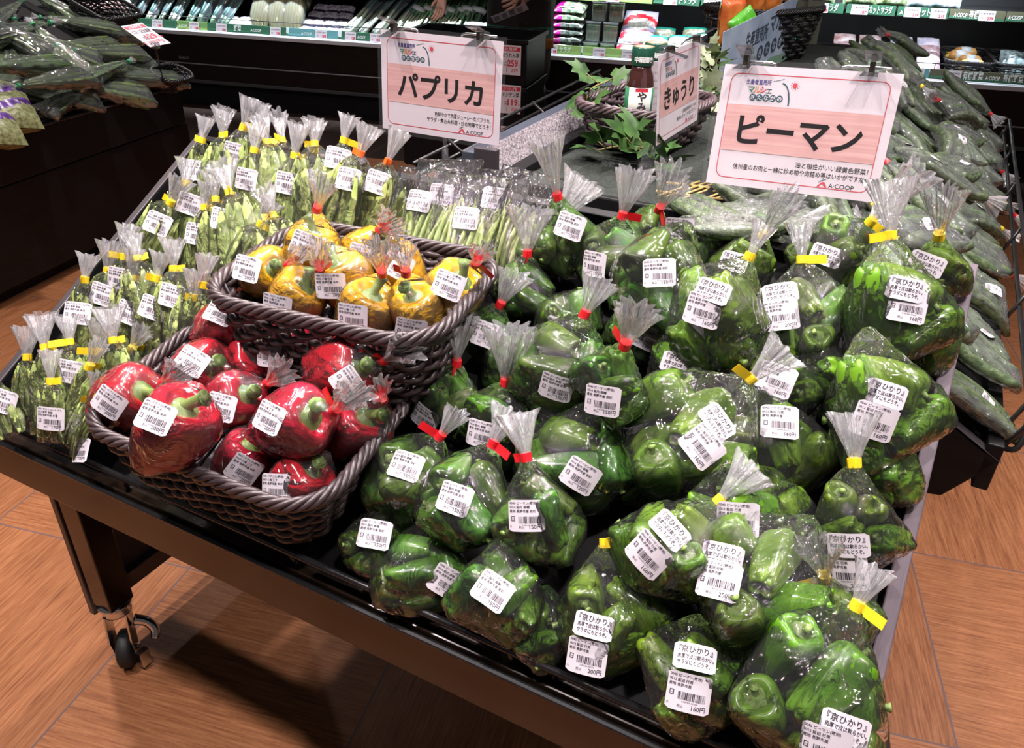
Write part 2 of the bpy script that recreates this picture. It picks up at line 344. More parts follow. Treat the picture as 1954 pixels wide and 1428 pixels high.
for (x, y, zt) in ((0.0, .066, .60), (0.0, .42, .80), (1.155, .066, .60), (1.155, .41, .80)):
    mb = MB(); mb.box2((x, y, .150), (x + .048, y + .048, zt - .02)); lg = mb.build('leg', M_MIRROR if y < .1 else M_BLACK, stand); bevelled(lg)
    cs = MB(); T0 = Matrix.Translation((x + .024, y + .024, 0))
    cs.lathe([(.030, .150), (.030, .146), (.022, .144), (.022, .136), (.026, .130), (.026, .126)], 20, 0, T=T0)
    tilt = Matrix.Rotation(-.85, 4, 'Z')
    Wm = T0 @ tilt @ Matrix.Translation((.012, 0, .037)) @ Matrix.Rotation(PI / 2, 4, 'X')
    cs.lathe([(.020, -.012), (.031, -.0125), (.0365, -.008), (.0365, .008), (.031, .0125), (.020, .012)], 28, 1, T=Wm)
    for sg in (-1, 1):
        cs.add([(T0 @ tilt @ Vector(q)) for q in ((-.018, sg * .017, .130), (.022, sg * .017, .130), (.034, sg * .017, .075), (.026, sg * .016, .030), (.006, sg * .016, .026), (-.006, sg * .016, .07), (-.018, sg * .020, .130), (.022, sg * .020, .130), (.034, sg * .020, .075), (.026, sg * .019, .030), (.006, sg * .019, .026), (-.006, sg * .019, .07))],
               [(0, 1, 2, 3, 4, 5), (11, 10, 9, 8, 7, 6)] + [(i, (i + 1) % 6, 6 + (i + 1) % 6, 6 + i) for i in range(6)], 0)
    cs.tube([T0 @ tilt @ Vector((.012, -.024, .037)), T0 @ tilt @ Vector((.012, .024, .037))], .006, 10, 0)
    pd = [T0 @ tilt @ Vector(q) for q in ((.004, .024, .100), (.006, .046, .092), (.014, .058, .074), (.022, .056, .062))]
    cs.tube(spline(pd, 4), [.011 - .0003 * i for i in range(13)], 8, 0)
    cs.box(T0 @ tilt @ Vector((.030, .030, .024)), (.012, .020, .036), 0)
    put('caster', cs.mesh('caster', (M_CHROME, M_RUBBER)), lg)
mb = MB(); mb.box2((-.024, .066, .115), (-.010, .47, .50)); o = mb.build('end_panel', mat('brown_grey_board', (.060, .048, .044), .4), stand); bevelled(o)
mb = MB(); mb.box2((.006, .115, .16), (.036, .42, .195)); bevelled(mb.build('lower_rail', mat('grey_brown_rail', (.10, .08, .075), .4), stand))
mb = MB(); mb.box2((1.16, .115, .16), (1.19, .41, .195)); bevelled(mb.build('lower_rail', MATS['grey_brown_rail'], stand))
mb = MB(); mb.box2((.010, .115, .195), (.022, .42, .60)); mb.build('inner_panel', mat('dark_grey_panel', (.030, .028, .032), .5), stand)
mb = MB(); mb.box2((.048, .42, .50), (1.155, .434, .60)); mb.build('rear_rail', M_BLACK, stand)

# ------------------------------------------------------------------ the island of display stands behind it
isl = empty('display_island', (0.9, 1.5, 0), 'black display island behind the front stand, cucumbers on its right slope', 'display stand')
IY = Matrix.Translation((-.9, -1.5, 0))
def ib(a, b, name, m, bev=.002, R=None):
    mb = MB(); mb.box2(a, b); o = mb.build(name, m, isl, IY if R is None else IY @ R); return bevelled(o, bev)
Y0, Y1 = .548, 2.52
RS = Matrix.Translation((1.31, 0, .652)) @ Matrix.Rotation(math.radians(30.8), 4, 'Y')   # slope of the cucumber side: -x runs up
ib((-.52, Y0 + .012, -.02), (-.002, Y1, -.008), 'slope_tray', M_BLACK, R=RS)
ib((.575, Y0 + .01, .878), (.87, Y1, .897), 'top_deck', M_BLACK); ib((.585, Y0 + .02, .897), (.868, Y1 - .02, .899), 'deck_mat', M_MAT)
mb = MB(); pr = [(.55, .945), (.562, .905), (.872, .905), (1.316, .646), (1.268, .572), (.55, .43)]
for yy in (Y0, Y1 - .012):
    mb = MB(); mb.add([(x, yy, z) for x, z in pr] + [(x, yy + .014, z) for x, z in pr], [tuple(range(6)), tuple(range(11, 5, -1))] + [(i, 6 + i, 6 + (i + 1) % 6, (i + 1) % 6) for i in range(6)])
    bevelled(mb.build('end_panel', M_BLACK, isl, IY), .003)
mb = MB(); e = [(.868, .9075), (1.318, .648)]; mb.add([(e[0][0], Y0 - .002, e[0][1]), (e[1][0], Y0 - .002, e[1][1]), (e[1][0], Y0 + .018, e[1][1]), (e[0][0], Y0 + .018, e[0][1])], [(0, 1, 2, 3)]); mb.build('panel_edging', M_EDGE_L, isl, IY)
mb = MB(); mb.box2((1.296, Y0, .60), (1.316, Y1, .672)); bevelled(mb.build('slope_lip', M_BLACK, isl, IY))
w_ = MB()
for (xx, zz) in ((1.342, .735), (1.336, .700)): w_.tube(spline([(1.316, Y0 + .03, .655), (1.332, Y0 + .02, zz - .035), (xx, Y0 + .05, zz), (xx, Y0 + .12, zz)], 6) + [(xx, 1.5, zz), (xx, Y1 - .05, zz)], .0042, 8)
for k in range(6): yy = .62 + k * .36; w_.tube([(1.316, yy, .652), (1.342, yy, .735)], .0035, 6)
w_.build('slope_wire_rail', M_BLK_METAL, isl, IY)
# ridge: frame, mesh strip and board run a little aslant
RG = Matrix.Translation((.545, Y0, 0)) @ Matrix.Rotation(math.radians(2.7), 4, 'Z')
def rb(a, b, name, m): mb = MB(); mb.box2(a, b); return bevelled(mb.build(name, m, isl, IY @ RG), .0015)
mb = MB(); mb.add([(-.010, 0, .944), (.014, 0, .908), (.014, 1.95, .908), (-.010, 1.95, .944), (-.018, 0, .940), (.006, 0, .900), (.006, 1.95, .900), (-.018, 1.95, .940)], [(0, 1, 2, 3), (7, 6, 5, 4), (0, 4, 5, 1), (2, 6, 7, 3), (0, 3, 7, 4), (1, 5, 6, 2)]); mb.build('mesh_strip', M_MESH, isl, IY @ RG)
rb((.014, 0, .880), (.040, 1.95, .911), 'ridge_board', M_BLACK)
rb((-.045, 0, .915), (-.014, 1.95, .938), 'ridge_frame', M_FRAME); rb((-.022, -.004, .86), (.016, .008, .947), 'frame_end', M_EDGE_L)
rb((-.10, .02, .60), (-.02, 1.95, .90), 'back_board', M_BLACK)
w_ = MB()
for zz in (.930, .908): w_.tube([(-.125, -.01, zz - .02), (-.125, .86, zz)], .0032, 8)
for yy in (.10, .45, .84): w_.tube([(-.125, yy, .925), (-.09, yy, .90), (-.045, yy, .92)], .003, 6)
w_.build('back_wire_rail', M_BLK_METAL, isl, IY @ RG)
mb = MB(); mb.box2((.42, .9, 0), (1.22, 2.45, .60)); mb.build('plinth', M_BLACK, isl, IY)
mb = MB(); mb.box2((.46, .62, .05), (1.2, .9, .50)); mb.build('under_cabinet', M_BLACK, isl, IY)
mb = MB(); mb.box2((1.12, .56, 0), (1.18, .62, .60)); mb.build('leg', M_BLACK, isl, IY)
# ================================================================== PRODUCE PROTOTYPES
rnd = random.Random(7)
M_GREEN = mat('green_pepper_skin', (0.032, 0.128, 0.007), 0.28, spec=0.35, var=0.35, scale=9, coat=0.35, randhue=0.30, col2=(0.085, 0.225, 0.014))
M_KYO = mat('large_green_pepper_skin', (0.050, 0.165, 0.007), 0.28, spec=0.35, var=0.3, scale=9, coat=0.35, randhue=0.25, col2=(0.145, 0.300, 0.018))
M_RED = mat('red_pepper_skin', (0.62, 0.004, 0.008), 0.2, spec=0.6, var=0.25, scale=6, coat=0.6, randhue=0.08, col2=(0.78, 0.010, 0.014))
M_YEL = mat('yellow_pepper_skin', (0.92, 0.47, 0.003), 0.2, spec=0.6, var=0.12, scale=6, coat=0.6, randhue=0.07, col2=(1.0, 0.60, 0.008))
M_STEM = mat('pepper_stem_green', (0.16, 0.25, 0.055), 0.5, var=0.3, scale=40, bump=0.3)
M_BEAN = mat('flat_bean_skin', (0.36, 0.50, 0.12), 0.40, spec=0.4, var=0.22, scale=45, bump=0.25, randhue=0.14, col2=(0.52, 0.62, 0.23))
M_CUKE = mat('cucumber_skin', (0.055, 0.105, 0.045), 0.45, var=0.4, scale=60, bump=0.9, randhue=0.2, col2=(0.12, 0.17, 0.08))
M_LEAF = mat('leafy_green', (0.065, 0.13, 0.035), 0.35, var=0.4, scale=25, randhue=0.25, col2=(0.16, 0.27, 0.08), stretch=(1, 1, 0.15))
FILM = film_mat('clear_bag_film', 0.012, refl=0.035, rough=0.045, bump=1.0, scale=36, fres=.9, stretch=(1.2, 1.2, .6))
TUFT = film_mat('gathered_bag_film', 0.24, refl=0.11, rough=0.10, bump=0.7, scale=70, stretch=(1, 1, 0.22), hazecol=(0.90, 0.89, 0.93))
HAZY = film_mat('hazy_bag_film', 0.09, refl=0.10, rough=0.05, bump=1.0, scale=40, hazecol=(0.72, 0.76, 0.74))
SOFT = film_mat('soft_pepper_film', 0.014, refl=0.04, rough=0.045, bump=1.0, scale=34, fres=.9)
M_PAPER = mat('label_paper', (0.63, 0.585, 0.635), 0.55)
M_INK = mat('label_ink', (0.035, 0.03, 0.04), 0.6)
TAPE = {'red': mat('red_tape', (0.72, 0.012, 0.02), 0.35), 'yellow': mat('yellow_tape', (0.85, 0.62, 0.02), 0.4), 'orange': mat('orange_tape', (0.85, 0.13, 0.01), 0.4)}

def fruit(R, H, lobes, seed, prof, seg=40, twist=0.0, bend=0.0, grv=0.13):
    r_ = random.Random(seed); pr = spline([(p[0], 0, p[1]) for p in prof], 4)
    amp = [r_.uniform(.6, 1.2) for _ in range(lobes)]; off = r_.uniform(0, 6); jit = [r_.uniform(-.09, .09) for _ in range(3)]
    vs = []; fs = []; n = len(pr)
    for i, p in enumerate(pr):
        t = p.z
        sh = max(0, 1 - abs(t - 0.80) / 0.35) * 0.5 + max(0, 1 - t / 0.45)
        for j in range(seg):
            ph = 2 * PI * j / seg; q = ph + off + twist * t
            c = math.cos(q * lobes); k = int((q * lobes / (2 * PI)) % lobes)
            g = 1 - grv * (0.45 + sh) * (0.5 - 0.5 * c) ** 1.5
            g *= 1 + jit[0] * math.cos(ph + off) + jit[1] * math.cos(2 * ph + 1.3) * (1 - t) + 0.05 * (amp[k] - 1) * (0.5 + 0.5 * c)
            r = p.x * R * g; zz = p.z * H
            if p.z < .3: zz -= H * 0.05 * (0.5 + 0.5 * c) * (1 - p.z / .3) * amp[k] * min(1, p.x * 2)
            v = Vector((r * math.cos(ph), r * math.sin(ph), zz - H / 2))
            v.x += bend * H * (4 * (p.z - .5) ** 2)
            vs.append(v)
    for i in range(n - 1):
        for j in range(seg): fs.append((i * seg + j, i * seg + (j + 1) % seg, (i + 1) * seg + (j + 1) % seg, (i + 1) * seg + j))
    return vs, fs
P_PIMAN = [(0.0, 0.10), (0.22, 0.05), (0.45, 0.0), (0.66, 0.06), (0.78, 0.22), (0.88, 0.42), (0.97, 0.62), (1.0, 0.80), (0.88, 0.94), (0.62, 0.985), (0.34, 0.93), (0.14, 0.88), (0.0, 0.87)]
P_BELL = [(0.0, 0.12), (0.25, 0.06), (0.48, 0.0), (0.70, 0.05), (0.83, 0.2), (0.93, 0.42), (1.0, 0.65), (0.99, 0.84), (0.84, 0.965), (0.60, 0.99), (0.36, 0.92), (0.16, 0.84), (0.0, 0.82)]
def stem_mb(H, top, L, r, bend, seed):
    r_ = random.Random(seed); z0 = H * (top - 0.5); m = MB(); a = r_.uniform(0, 6.28); d = Vector((math.cos(a), math.sin(a), 0))
    m.lathe([(r * 2.6, z0 + .003), (r * 2.2, z0 + .006), (r * 1.3, z0 + .006), (r, z0 + .010)], 12, fn=lambda ph, i: 1 + 0.18 * math.cos(5 * ph) * (i < 2))
    path = spline([Vector((0, 0, z0 + .006)), Vector((0, 0, z0 + L * .5)) + d * bend * .3, Vector((0, 0, z0 + L)) + d * bend], 3)
    k = len(path); m.tube(path, [r * (1 - .25 * math.sin(PI * i / (k - 1)) + (.18 if i > k - 2 else 0)) for i in range(k)], 9); return m
def piman_pair(seed, R, H, mt=None):
    r_ = random.Random(seed); m = MB(); v, f = fruit(R, H, r_.choice((3, 4, 4)), seed, P_PIMAN, 32, r_.uniform(-.8, .8), r_.uniform(-.05, .12), 0.20); m.add(v, f, 0, True)
    return m.mesh('pepper', mt or M_GREEN), stem_mb(H, 0.88, H * .20, R * .16, H * .07, seed).mesh('stem', M_STEM), [Vector(q) for q in v[::5]]
GREENS = [piman_pair(s, 0.0215 + 0.002 * (s % 3), 0.066 + 0.005 * (s % 4)) for s in range(6)]
KYOS = [piman_pair(s + 50, 0.0275 + 0.002 * (s % 3), 0.088 + 0.006 * (s % 3), M_KYO) for s in range(5)]
def bell_pair(seed, col):
    r_ = random.Random(seed); R = 0.043 + r_.uniform(-.002, .003); H = 0.084 + r_.uniform(-.006, .008)
    m = MB(); v, f = fruit(R, H, 4 if seed % 3 else 3, seed, P_BELL, 44, r_.uniform(-.4, .4), 0, 0.17); m.add(v, f, 0, True)
    return m.mesh('bell_pepper', col), stem_mb(H, 0.85, 0.031, 0.0085, 0.014, seed).mesh('stem', M_STEM), [Vector(q) for q in v[::5]]
REDS = [bell_pair(s, M_RED) for s in (11, 12, 13, 14)]; YELS = [bell_pair(s, M_YEL) for s in (21, 22, 23, 24)]

def pod_mesh(seed, L, w, th, mt):
    r_ = random.Random(seed); n = 18; k = 10; vs = []; fs = []; cv = r_.uniform(-.09, .09); cv2 = r_.uniform(-.05, .05)
    for i in range(n):
        t = i / (n - 1); ww = w * max(0.03, math.sin(PI * min(1, max(0, .04 + .92 * t))) ** .38) * (0.88 + .12 * math.sin(2 * PI * t * 5.5 + seed) ** 2); tt = th * max(.05, math.sin(PI * (.03 + .94 * t)) ** .5) * (0.8 + .3 * math.cos(2 * PI * t * 6 + seed) ** 2)
        if t > .9: ww *= 1 - (t - .9) * 4
        c = Vector((cv * L * 4 * (t - .5) ** 2, cv2 * L * math.sin(PI * t), (t - .5) * L))
        for j in range(k):
            a = 2 * PI * j / k; vs.append(c + Vector((ww / 2 * math.cos(a), tt / 2 * math.sin(a), 0)))
    for i in range(n - 1):
        for j in range(k): fs.append((i * k + j, i * k + (j + 1) % k, (i + 1) * k + (j + 1) % k, (i + 1) * k + j))
    m = MB(); m.add(vs, fs, 0, True); m.tube([vs[(n - 1) * k] * .5 + vs[(n - 1) * k + k // 2] * .5, Vector((cv * L, 0, L / 2 + .006))], .0012, 5); return m.mesh('bean_pod', mt), [Vector(q) for q in vs[::3]]
PODS = [pod_mesh(s, 0.150 + 0.006 * (s % 3), 0.031 + 0.002 * (s % 2), 0.0105, M_BEAN) for s in range(5)]
SNAPS = [pod_mesh(s + 30, 0.135, 0.0115, 0.0080, M_BEAN) for s in range(3)]
def cuke_mesh(seed):
    r_ = random.Random(seed); L = 0.19 + .01 * (seed % 3); cv = r_.uniform(-.12, .12); n = 16; path = []; rad = []
    for i in range(n):
        t = i / (n - 1); path.append(Vector((cv * L * 4 * (t - .5) ** 2, 0, (t - .5) * L))); rad.append(.0155 * max(.12, math.sin(PI * (.02 + .96 * t)) ** .33))
    m = MB(); m.tube(path, rad, 12); return m.mesh('cucumber', M_CUKE), [Vector(v) for v in m.v[::4]]
CUKES = [cuke_mesh(s) for s in range(4)]

def hull_film(name, pts, neck_z, mt, seed, grow=.0022, neck_r=.0052, wrinkle=.0016, cuts=2, maxlen=.014, extra=()):
    """taut clear film around the contents, drawn together at the neck"""
    bm = bmesh.new(); c = sum(pts, Vector()) / len(pts)
    for p in pts: bm.verts.new(p + (p - c).normalized() * grow)
    for p in extra: bm.verts.new(p)
    if neck_z is not None:
        for j in range(10): bm.verts.new((neck_r * math.cos(j * PI / 5), neck_r * math.sin(j * PI / 5), neck_z))
    r = bmesh.ops.convex_hull(bm, input=bm.verts); dead = set(r['geom_interior']) | set(r['geom_unused'])
    bmesh.ops.delete(bm, geom=[g for g in dead if isinstance(g, bmesh.types.BMVert)], context='VERTS')
    bmesh.ops.dissolve_limit(bm, angle_limit=0.06, verts=bm.verts, edges=bm.edges); bmesh.ops.triangulate(bm, faces=bm.faces)
    for _ in range(cuts + 1):
        es = [e for e in bm.edges if e.calc_length() > maxlen]
        if not es: break
        bmesh.ops.subdivide_edges(bm, edges=es, cuts=1, smooth=0.0); bmesh.ops.triangulate(bm, faces=[f for f in bm.faces if len(f.verts) > 3])
    bm.normal_update(); o = Vector((seed * 3.1, seed * 1.7, 0))
    zs = [v.co.z for v in bm.verts]; z0, z1 = min(zs), max(zs)
    for v in bm.verts:
        t = (v.co.z - z0) / (z1 - z0); ph = math.atan2(v.co.y, v.co.x)
        w = mnoise.noise(v.co * 60 + o) + .6 * mnoise.noise(v.co * 130 + o)
        d = wrinkle * w
        if neck_z is not None and t > .62 and t < .985:
            k = (t - .62) / .38; d -= (0.10 * k * (1 - k)) * math.hypot(v.co.x, v.co.y) * 1.5; d += .0022 * k * math.cos(ph * 13 + seed + 3 * w)
        v.co += v.normal * d
    bm.normal_update()
    me = bpy.data.meshes.new(name); bm.to_mesh(me); bm.free(); me.materials.append(mt)
    me.polygons.foreach_set('use_smooth', [True] * len(me.polygons)); me.update(); return me
def tuft_mesh(seed, L, spread, pleats=11):
    r_ = random.Random(seed); n = 66; rows = 9; vs = []; fs = []
    for i in range(rows):
        t = i / (rows - 1)
        for j in range(n):
            a = 2 * PI * j / n
            r = .0044 + (spread - .0044) * t ** 1.15; fl = 0.55 + 0.45 * abs(math.cos(a))
            wv = math.cos(a * pleats + seed + 1.4 * math.sin(3 * a + seed)); w2 = mnoise.noise(Vector((math.cos(a) * 2, math.sin(a) * 2, seed + t * 2)))
            rr = r * fl * (1 + .24 * t * wv + .30 * t * w2)
            z = L * t * (1 + .10 * w2 + .02 * wv)
            vs.append((rr * math.cos(a), rr * math.sin(a), z))
    for i in range(rows - 1):
        for j in range(n): fs.append((i * n + j, i * n + (j + 1) % n, (i + 1) * n + (j + 1) % n, (i + 1) * n + j))
    m = MB(); m.add(vs, fs, 0, True); return m.mesh('bag_top', TUFT)
TUFTS = [tuft_mesh(s, 0.036 + .005 * (s % 3), 0.0155 + .003 * (s % 3)) for s in range(5)]
TUFTS_BIG = [tuft_mesh(s + 9, 0.056 + .008 * (s % 3), 0.024 + .004 * (s % 2), 13) for s in range(4)]
def tape_mesh(col, flag, seed):
    m = MB(); m.lathe([(.0048, -.0044), (.0058, -.0044), (.0058, .0044), (.0048, .0044)], 14, smooth=False)
    if flag:
        n = 6; r_ = random.Random(seed); cv = r_.uniform(-.5, .5)
        for sgn in (-1, 1):
            vs = []
            for i in range(n):
                t = i / (n - 1); x = .0050 + flag * t; y = .0008 * sgn * (1 - .2 * t) + cv * .006 * t * t; dz = cv * .004 * t
                vs += [(x, y, -.0046 + dz), (x, y, .0046 + dz)]
            m.add(vs, [(2 * i, 2 * i + 1, 2 * i + 3, 2 * i + 2) for i in range(n - 1)])
    return m.mesh('tape', TAPE[col])
TAPES = {(c, b): tape_mesh(c, f, i) for c in TAPE for i, (b, f) in enumerate((('s', .010), ('l', .021), ('n', 0)))}

# price stickers --------------------------------------------------------------------------------
def bend_pt(x, y, r=.055): return (r * math.sin(x / r), y, r * (math.cos(x / r) - 1))
def sticker(lines, price, w, h, seed, kind='price'):
    m = MB(); n = 10; c = .0022; pts = []
    xs = [-w / 2 + w * i / n for i in range(n + 1)]
    vs = []; fs = []
    for i, x in enumerate(xs):
        e = c * (1 - math.sqrt(max(0, 1 - max(0, (abs(x) - (w / 2 - c)) / c) ** 2))) if abs(x) > w / 2 - c else 0
        vs += [(x, -h / 2 + e, 0), (x, h / 2 - e, 0)]
    fs = [(2 * i, 2 * i + 2, 2 * i + 3, 2 * i + 1) for i in range(n)]
    m.add(vs, fs, 0); X = (1, 0, 0); Y = (0, 1, 0); L = -w / 2 + .0015
    if kind == 'price':
        y = h / 2 - .0042
        for i, t in enumerate(lines): m.text(t, (L, y, .0002), X, Y, .0031, 1, bold=.012); y -= .0039
        yb = y - .0046; r_ = random.Random(seed); x = -w / 2 + .0105
        m.add([(-w / 2 + .003, yb, .0002), (-w / 2 + .0068, yb, .0002), (-w / 2 + .0068, yb + .0046, .0002), (-w / 2 + .003, yb + .0046, .0002), (-w / 2 + .0036, yb + .0006, .0002), (-w / 2 + .0062, yb + .0006, .0002), (-w / 2 + .0062, yb + .004, .0002), (-w / 2 + .0036, yb + .004, .0002)], [(0, 1, 5, 4), (1, 2, 6, 5), (2, 3, 7, 6), (3, 0, 4, 7)], 1)
        m.text('プラ', (-w / 2 + .00375, yb + .0014, .0002), X, Y, .0013, 1, bold=.02)
        while x < w / 2 - .0045:
            bw = r_.choice((.0003, .0003, .0006, .0009)); m.add([(x, yb - .0022, .0002), (x + bw, yb - .0022, .0002), (x + bw, yb + .0045, .0002), (x, yb + .0045, .0002)], [(0, 1, 2, 3)], 1); x += bw + r_.choice((.0004, .0004, .0008))
        m.text('2 9601850 001503', (-w / 2 + .014, yb - .0044, .0002), X, Y, .0018, 1)
        m.text('税込', (-w / 2 + .0105, -h / 2 + .0035, .0002), X, Y, .0028, 1); m.text('□', (-w / 2 + .0012, -h / 2 + .0042, .0002), X, Y, .0022, 1)
        m.text(price, (w / 2 - .0035, -h / 2 + .0030, .0002), X, Y, .0052, 1, 'R', .010)
    else:
        m.text('『京ひかり』', (0, h / 2 - .0078, .0002), X, Y, .0066, 1, 'C', .016, fit=w * .80)
        m.text('肉厚で皮は軟らかい。', (L + .002, h / 2 - .0133, .0002), X, Y, .0044, 1, bold=.02, fit=w * .84); m.text('サラダにもどうぞ。', (L + .002, h / 2 - .0184, .0002), X, Y, .0044, 1, bold=.02, fit=w * .76)
    m.v = [(q := bend_pt(v[0], v[1]))[:2] + (q[2] + v[2],) for v in m.v]
    return m.mesh('price_sticker' if kind == 'price' else 'name_sticker', (M_PAPER, M_INK))
SW, SH = .0362, .0308
STK = {
    'b170': sticker(('0081 モロッコいんげん', '0013 塩原 恵輔', '産地 長野市産 赤沼'), '170円', SW, SH, 1), 'b180': sticker(('0081 モロッコいんげん', '0028 滝沢 文夫'), '180円', SW, SH, 2),
    's240': sticker(('0080 スナップえんどう', '0020 岩崎 重夫', '産地 長野市産 津野'), '240円', SW, SH, 3), 'p200': sticker(('0041 パプリカ(露地)', '0007 小滝 憲子', '産地 長野市産 金井'), '200円', SW, SH, 4),
    'g150': sticker(('0040 ピーマン(露地)', '0014 脇内 泰輔', '産地 長野市産 篠町'), '150円', SW, SH, 5), 'g120': sticker(('0040 ピーマン(露地)', '0014 脇内 泰輔', '産地 長野市産 篠町'), '120円', SW, SH, 6),
    'g180': sticker(('0040 ピーマン(露地)', '0014 脇内 泰輔', '産地 長野市産 篠町'), '180円', SW, SH, 7), 'k160': sticker(('0040 ピーマン(露地)', '0012 飯田 行男', '産地 長野市産'), '160円', SW + .002, SH + .002, 8),
    'k200': sticker(('0040 ピーマン(露地)', '0012 飯田 行男', '産地 長野市産'), '200円', SW + .002, SH + .002, 9), 'kyo': sticker((), '', SW + .001, .0225, 10, 'name'),
    'c': sticker(('0030 きゅうり', '0018 宮下 正'), '120円', .036, .026, 11)}

# packs: where the contents lie inside a bag ----------------------------------------------------------
def pack(kind, seed):
    """returns [(mesh, stem mesh, matrix, pts)], all sample points; bag axis = +z, outward = +y"""
    r_ = random.Random(seed * 17 + 3); items = []
    if kind in ('G', 'K'):
        pool = GREENS if kind == 'G' else KYOS; rad = .0205 if kind == 'G' else .0265; hl = .019 if kind == 'G' else .026
        n = 6 if kind == 'G' else 5; ext = Vector((.042, .022, .046)) if kind == 'G' else Vector((.052, .024, .054))
        P = [Vector((r_.uniform(-1, 1) * ext.x, r_.uniform(-1, 1) * ext.y, r_.uniform(-1, 1) * ext.z)) for _ in range(n)]
        D = []
        for _ in range(n):
            d = Vector((r_.uniform(-1, 1), r_.uniform(-.55, .75), r_.uniform(-1, 1))); D.append(d.normalized())
        for it in range(160):
            for i in range(n): P[i] *= .985; P[i].y *= .975
            for i in range(n):
                for j in range(i + 1, n):
                    for a in (-1, 0, 1):
                        for b in (-1, 0, 1):
                            e = (P[i] + D[i] * hl * a) - (P[j] + D[j] * hl * b); l = e.length
                            if l < 2 * rad and l > 1e-6:
                                e *= (2 * rad - l) / l * .25; P[i] += e; P[j] -= e; 
                                D[i] = (D[i] + e * a * 6).normalized(); D[j] = (D[j] - e * b * 6).normalized()
        for i in range(n):
            me, st, pts = pool[r_.randrange(len(pool))]; R = D[i].to_track_quat('Z', 'Y').to_matrix().to_4x4() @ Matrix.Rotation(r_.uniform(0, 6), 4, 'Z'); items.append((me, st, Matrix.Translation(P[i]) @ R, pts))
    elif kind in ('R', 'Y'):
        me, st, pts = (REDS if kind == 'R' else YELS)[seed % 4]; items.append((me, st, Matrix.Identity(4), pts))
    elif kind == 'B':
        n = 9
        for i in range(n):
            me, pts = PODS[r_.randrange(5)]; row = i % 2; k = (i // 2) / 4 - .5 + (.12 if row else 0); x = k * .092; a = k * .42
            T = Matrix.Translation((x, (row - .5) * .026 + r_.uniform(-.006, .006), r_.uniform(-.006, .006) - abs(k) * .012)) @ Matrix.Rotation(-a * .9, 4, 'Y') @ Matrix.Rotation((row - .5) * -.18, 4, 'X') @ Matrix.Rotation(r_.uniform(-.35, .35) + r_.choice((0, PI)), 4, 'Z'); items.append((me, None, T, pts))
    elif kind == 'S':
        for i in range(18):
            me, pts = SNAPS[r_.randrange(3)]; T = Matrix.Translation(((i % 9 - 4) * .0125, (i // 9 - .5) * .014, r_.uniform(-.01, .01) - .018)) @ Matrix.Rotation(r_.uniform(-.16, .16), 4, 'Y') @ Matrix.Rotation(r_.uniform(0, 3), 4, 'Z'); items.append((me, None, T, pts))
    elif kind == 'C':
        n = 3 + seed % 2
        for i in range(n):
            me, pts = CUKES[r_.randrange(4)]; T = Matrix.Translation(((i - (n - 1) / 2) * .031, r_.uniform(-.004, .004), r_.uniform(-.01, .01))) @ Matrix.Rotation(r_.uniform(-.05, .05), 4, 'Y') @ Matrix.Rotation(r_.uniform(0, 6), 4, 'Z'); items.append((me, None, T, pts))
    allp = [T @ p for (_, _, T, pts) in items for p in pts]
    if kind in ('G', 'K'):
        c = sum(allp, Vector()) / len(allp); items = [(a, b, Matrix.Translation(-c) @ T, p) for a, b, T, p in items]; allp = [p - c for p in allp]
    return items, allp
PACKS = {}
def get_pack(kind, var):
    if (kind, var) in PACKS: return PACKS[(kind, var)]
    items, allp = pack(kind, var); zt = max(p.z for p in allp)
    if kind in ('R', 'Y'):
        nz = None; film = hull_film('bag_film', allp, None, SOFT, var, .0018, wrinkle=.0011, extra=[Vector((.004, .002, zt + .032)), Vector((-.004, 0, zt + .032))])
    else:
        nz = zt + {'G': .026, 'K': .03, 'B': .020, 'S': None, 'C': .03}[kind] if kind != 'S' else None
        ex = [Vector((sx * .062, sy * .006, zt + .062)) for sx in (-1, 1) for sy in (-1, 1)] if kind == 'S' else ()
        film = hull_film('bag_film', allp, nz, HAZY if kind == 'C' else FILM, var, extra=ex, wrinkle=.0034 if kind == 'C' else .0026, maxlen=.012 if kind == 'C' else .011, cuts=3)
    bv = BVHTree.FromPolygons([v.co.copy() for v in film.vertices], [tuple(p.vertices) for p in film.polygons])
    PACKS[(kind, var)] = (items, film, nz, bv, zt, allp); return PACKS[(kind, var)]

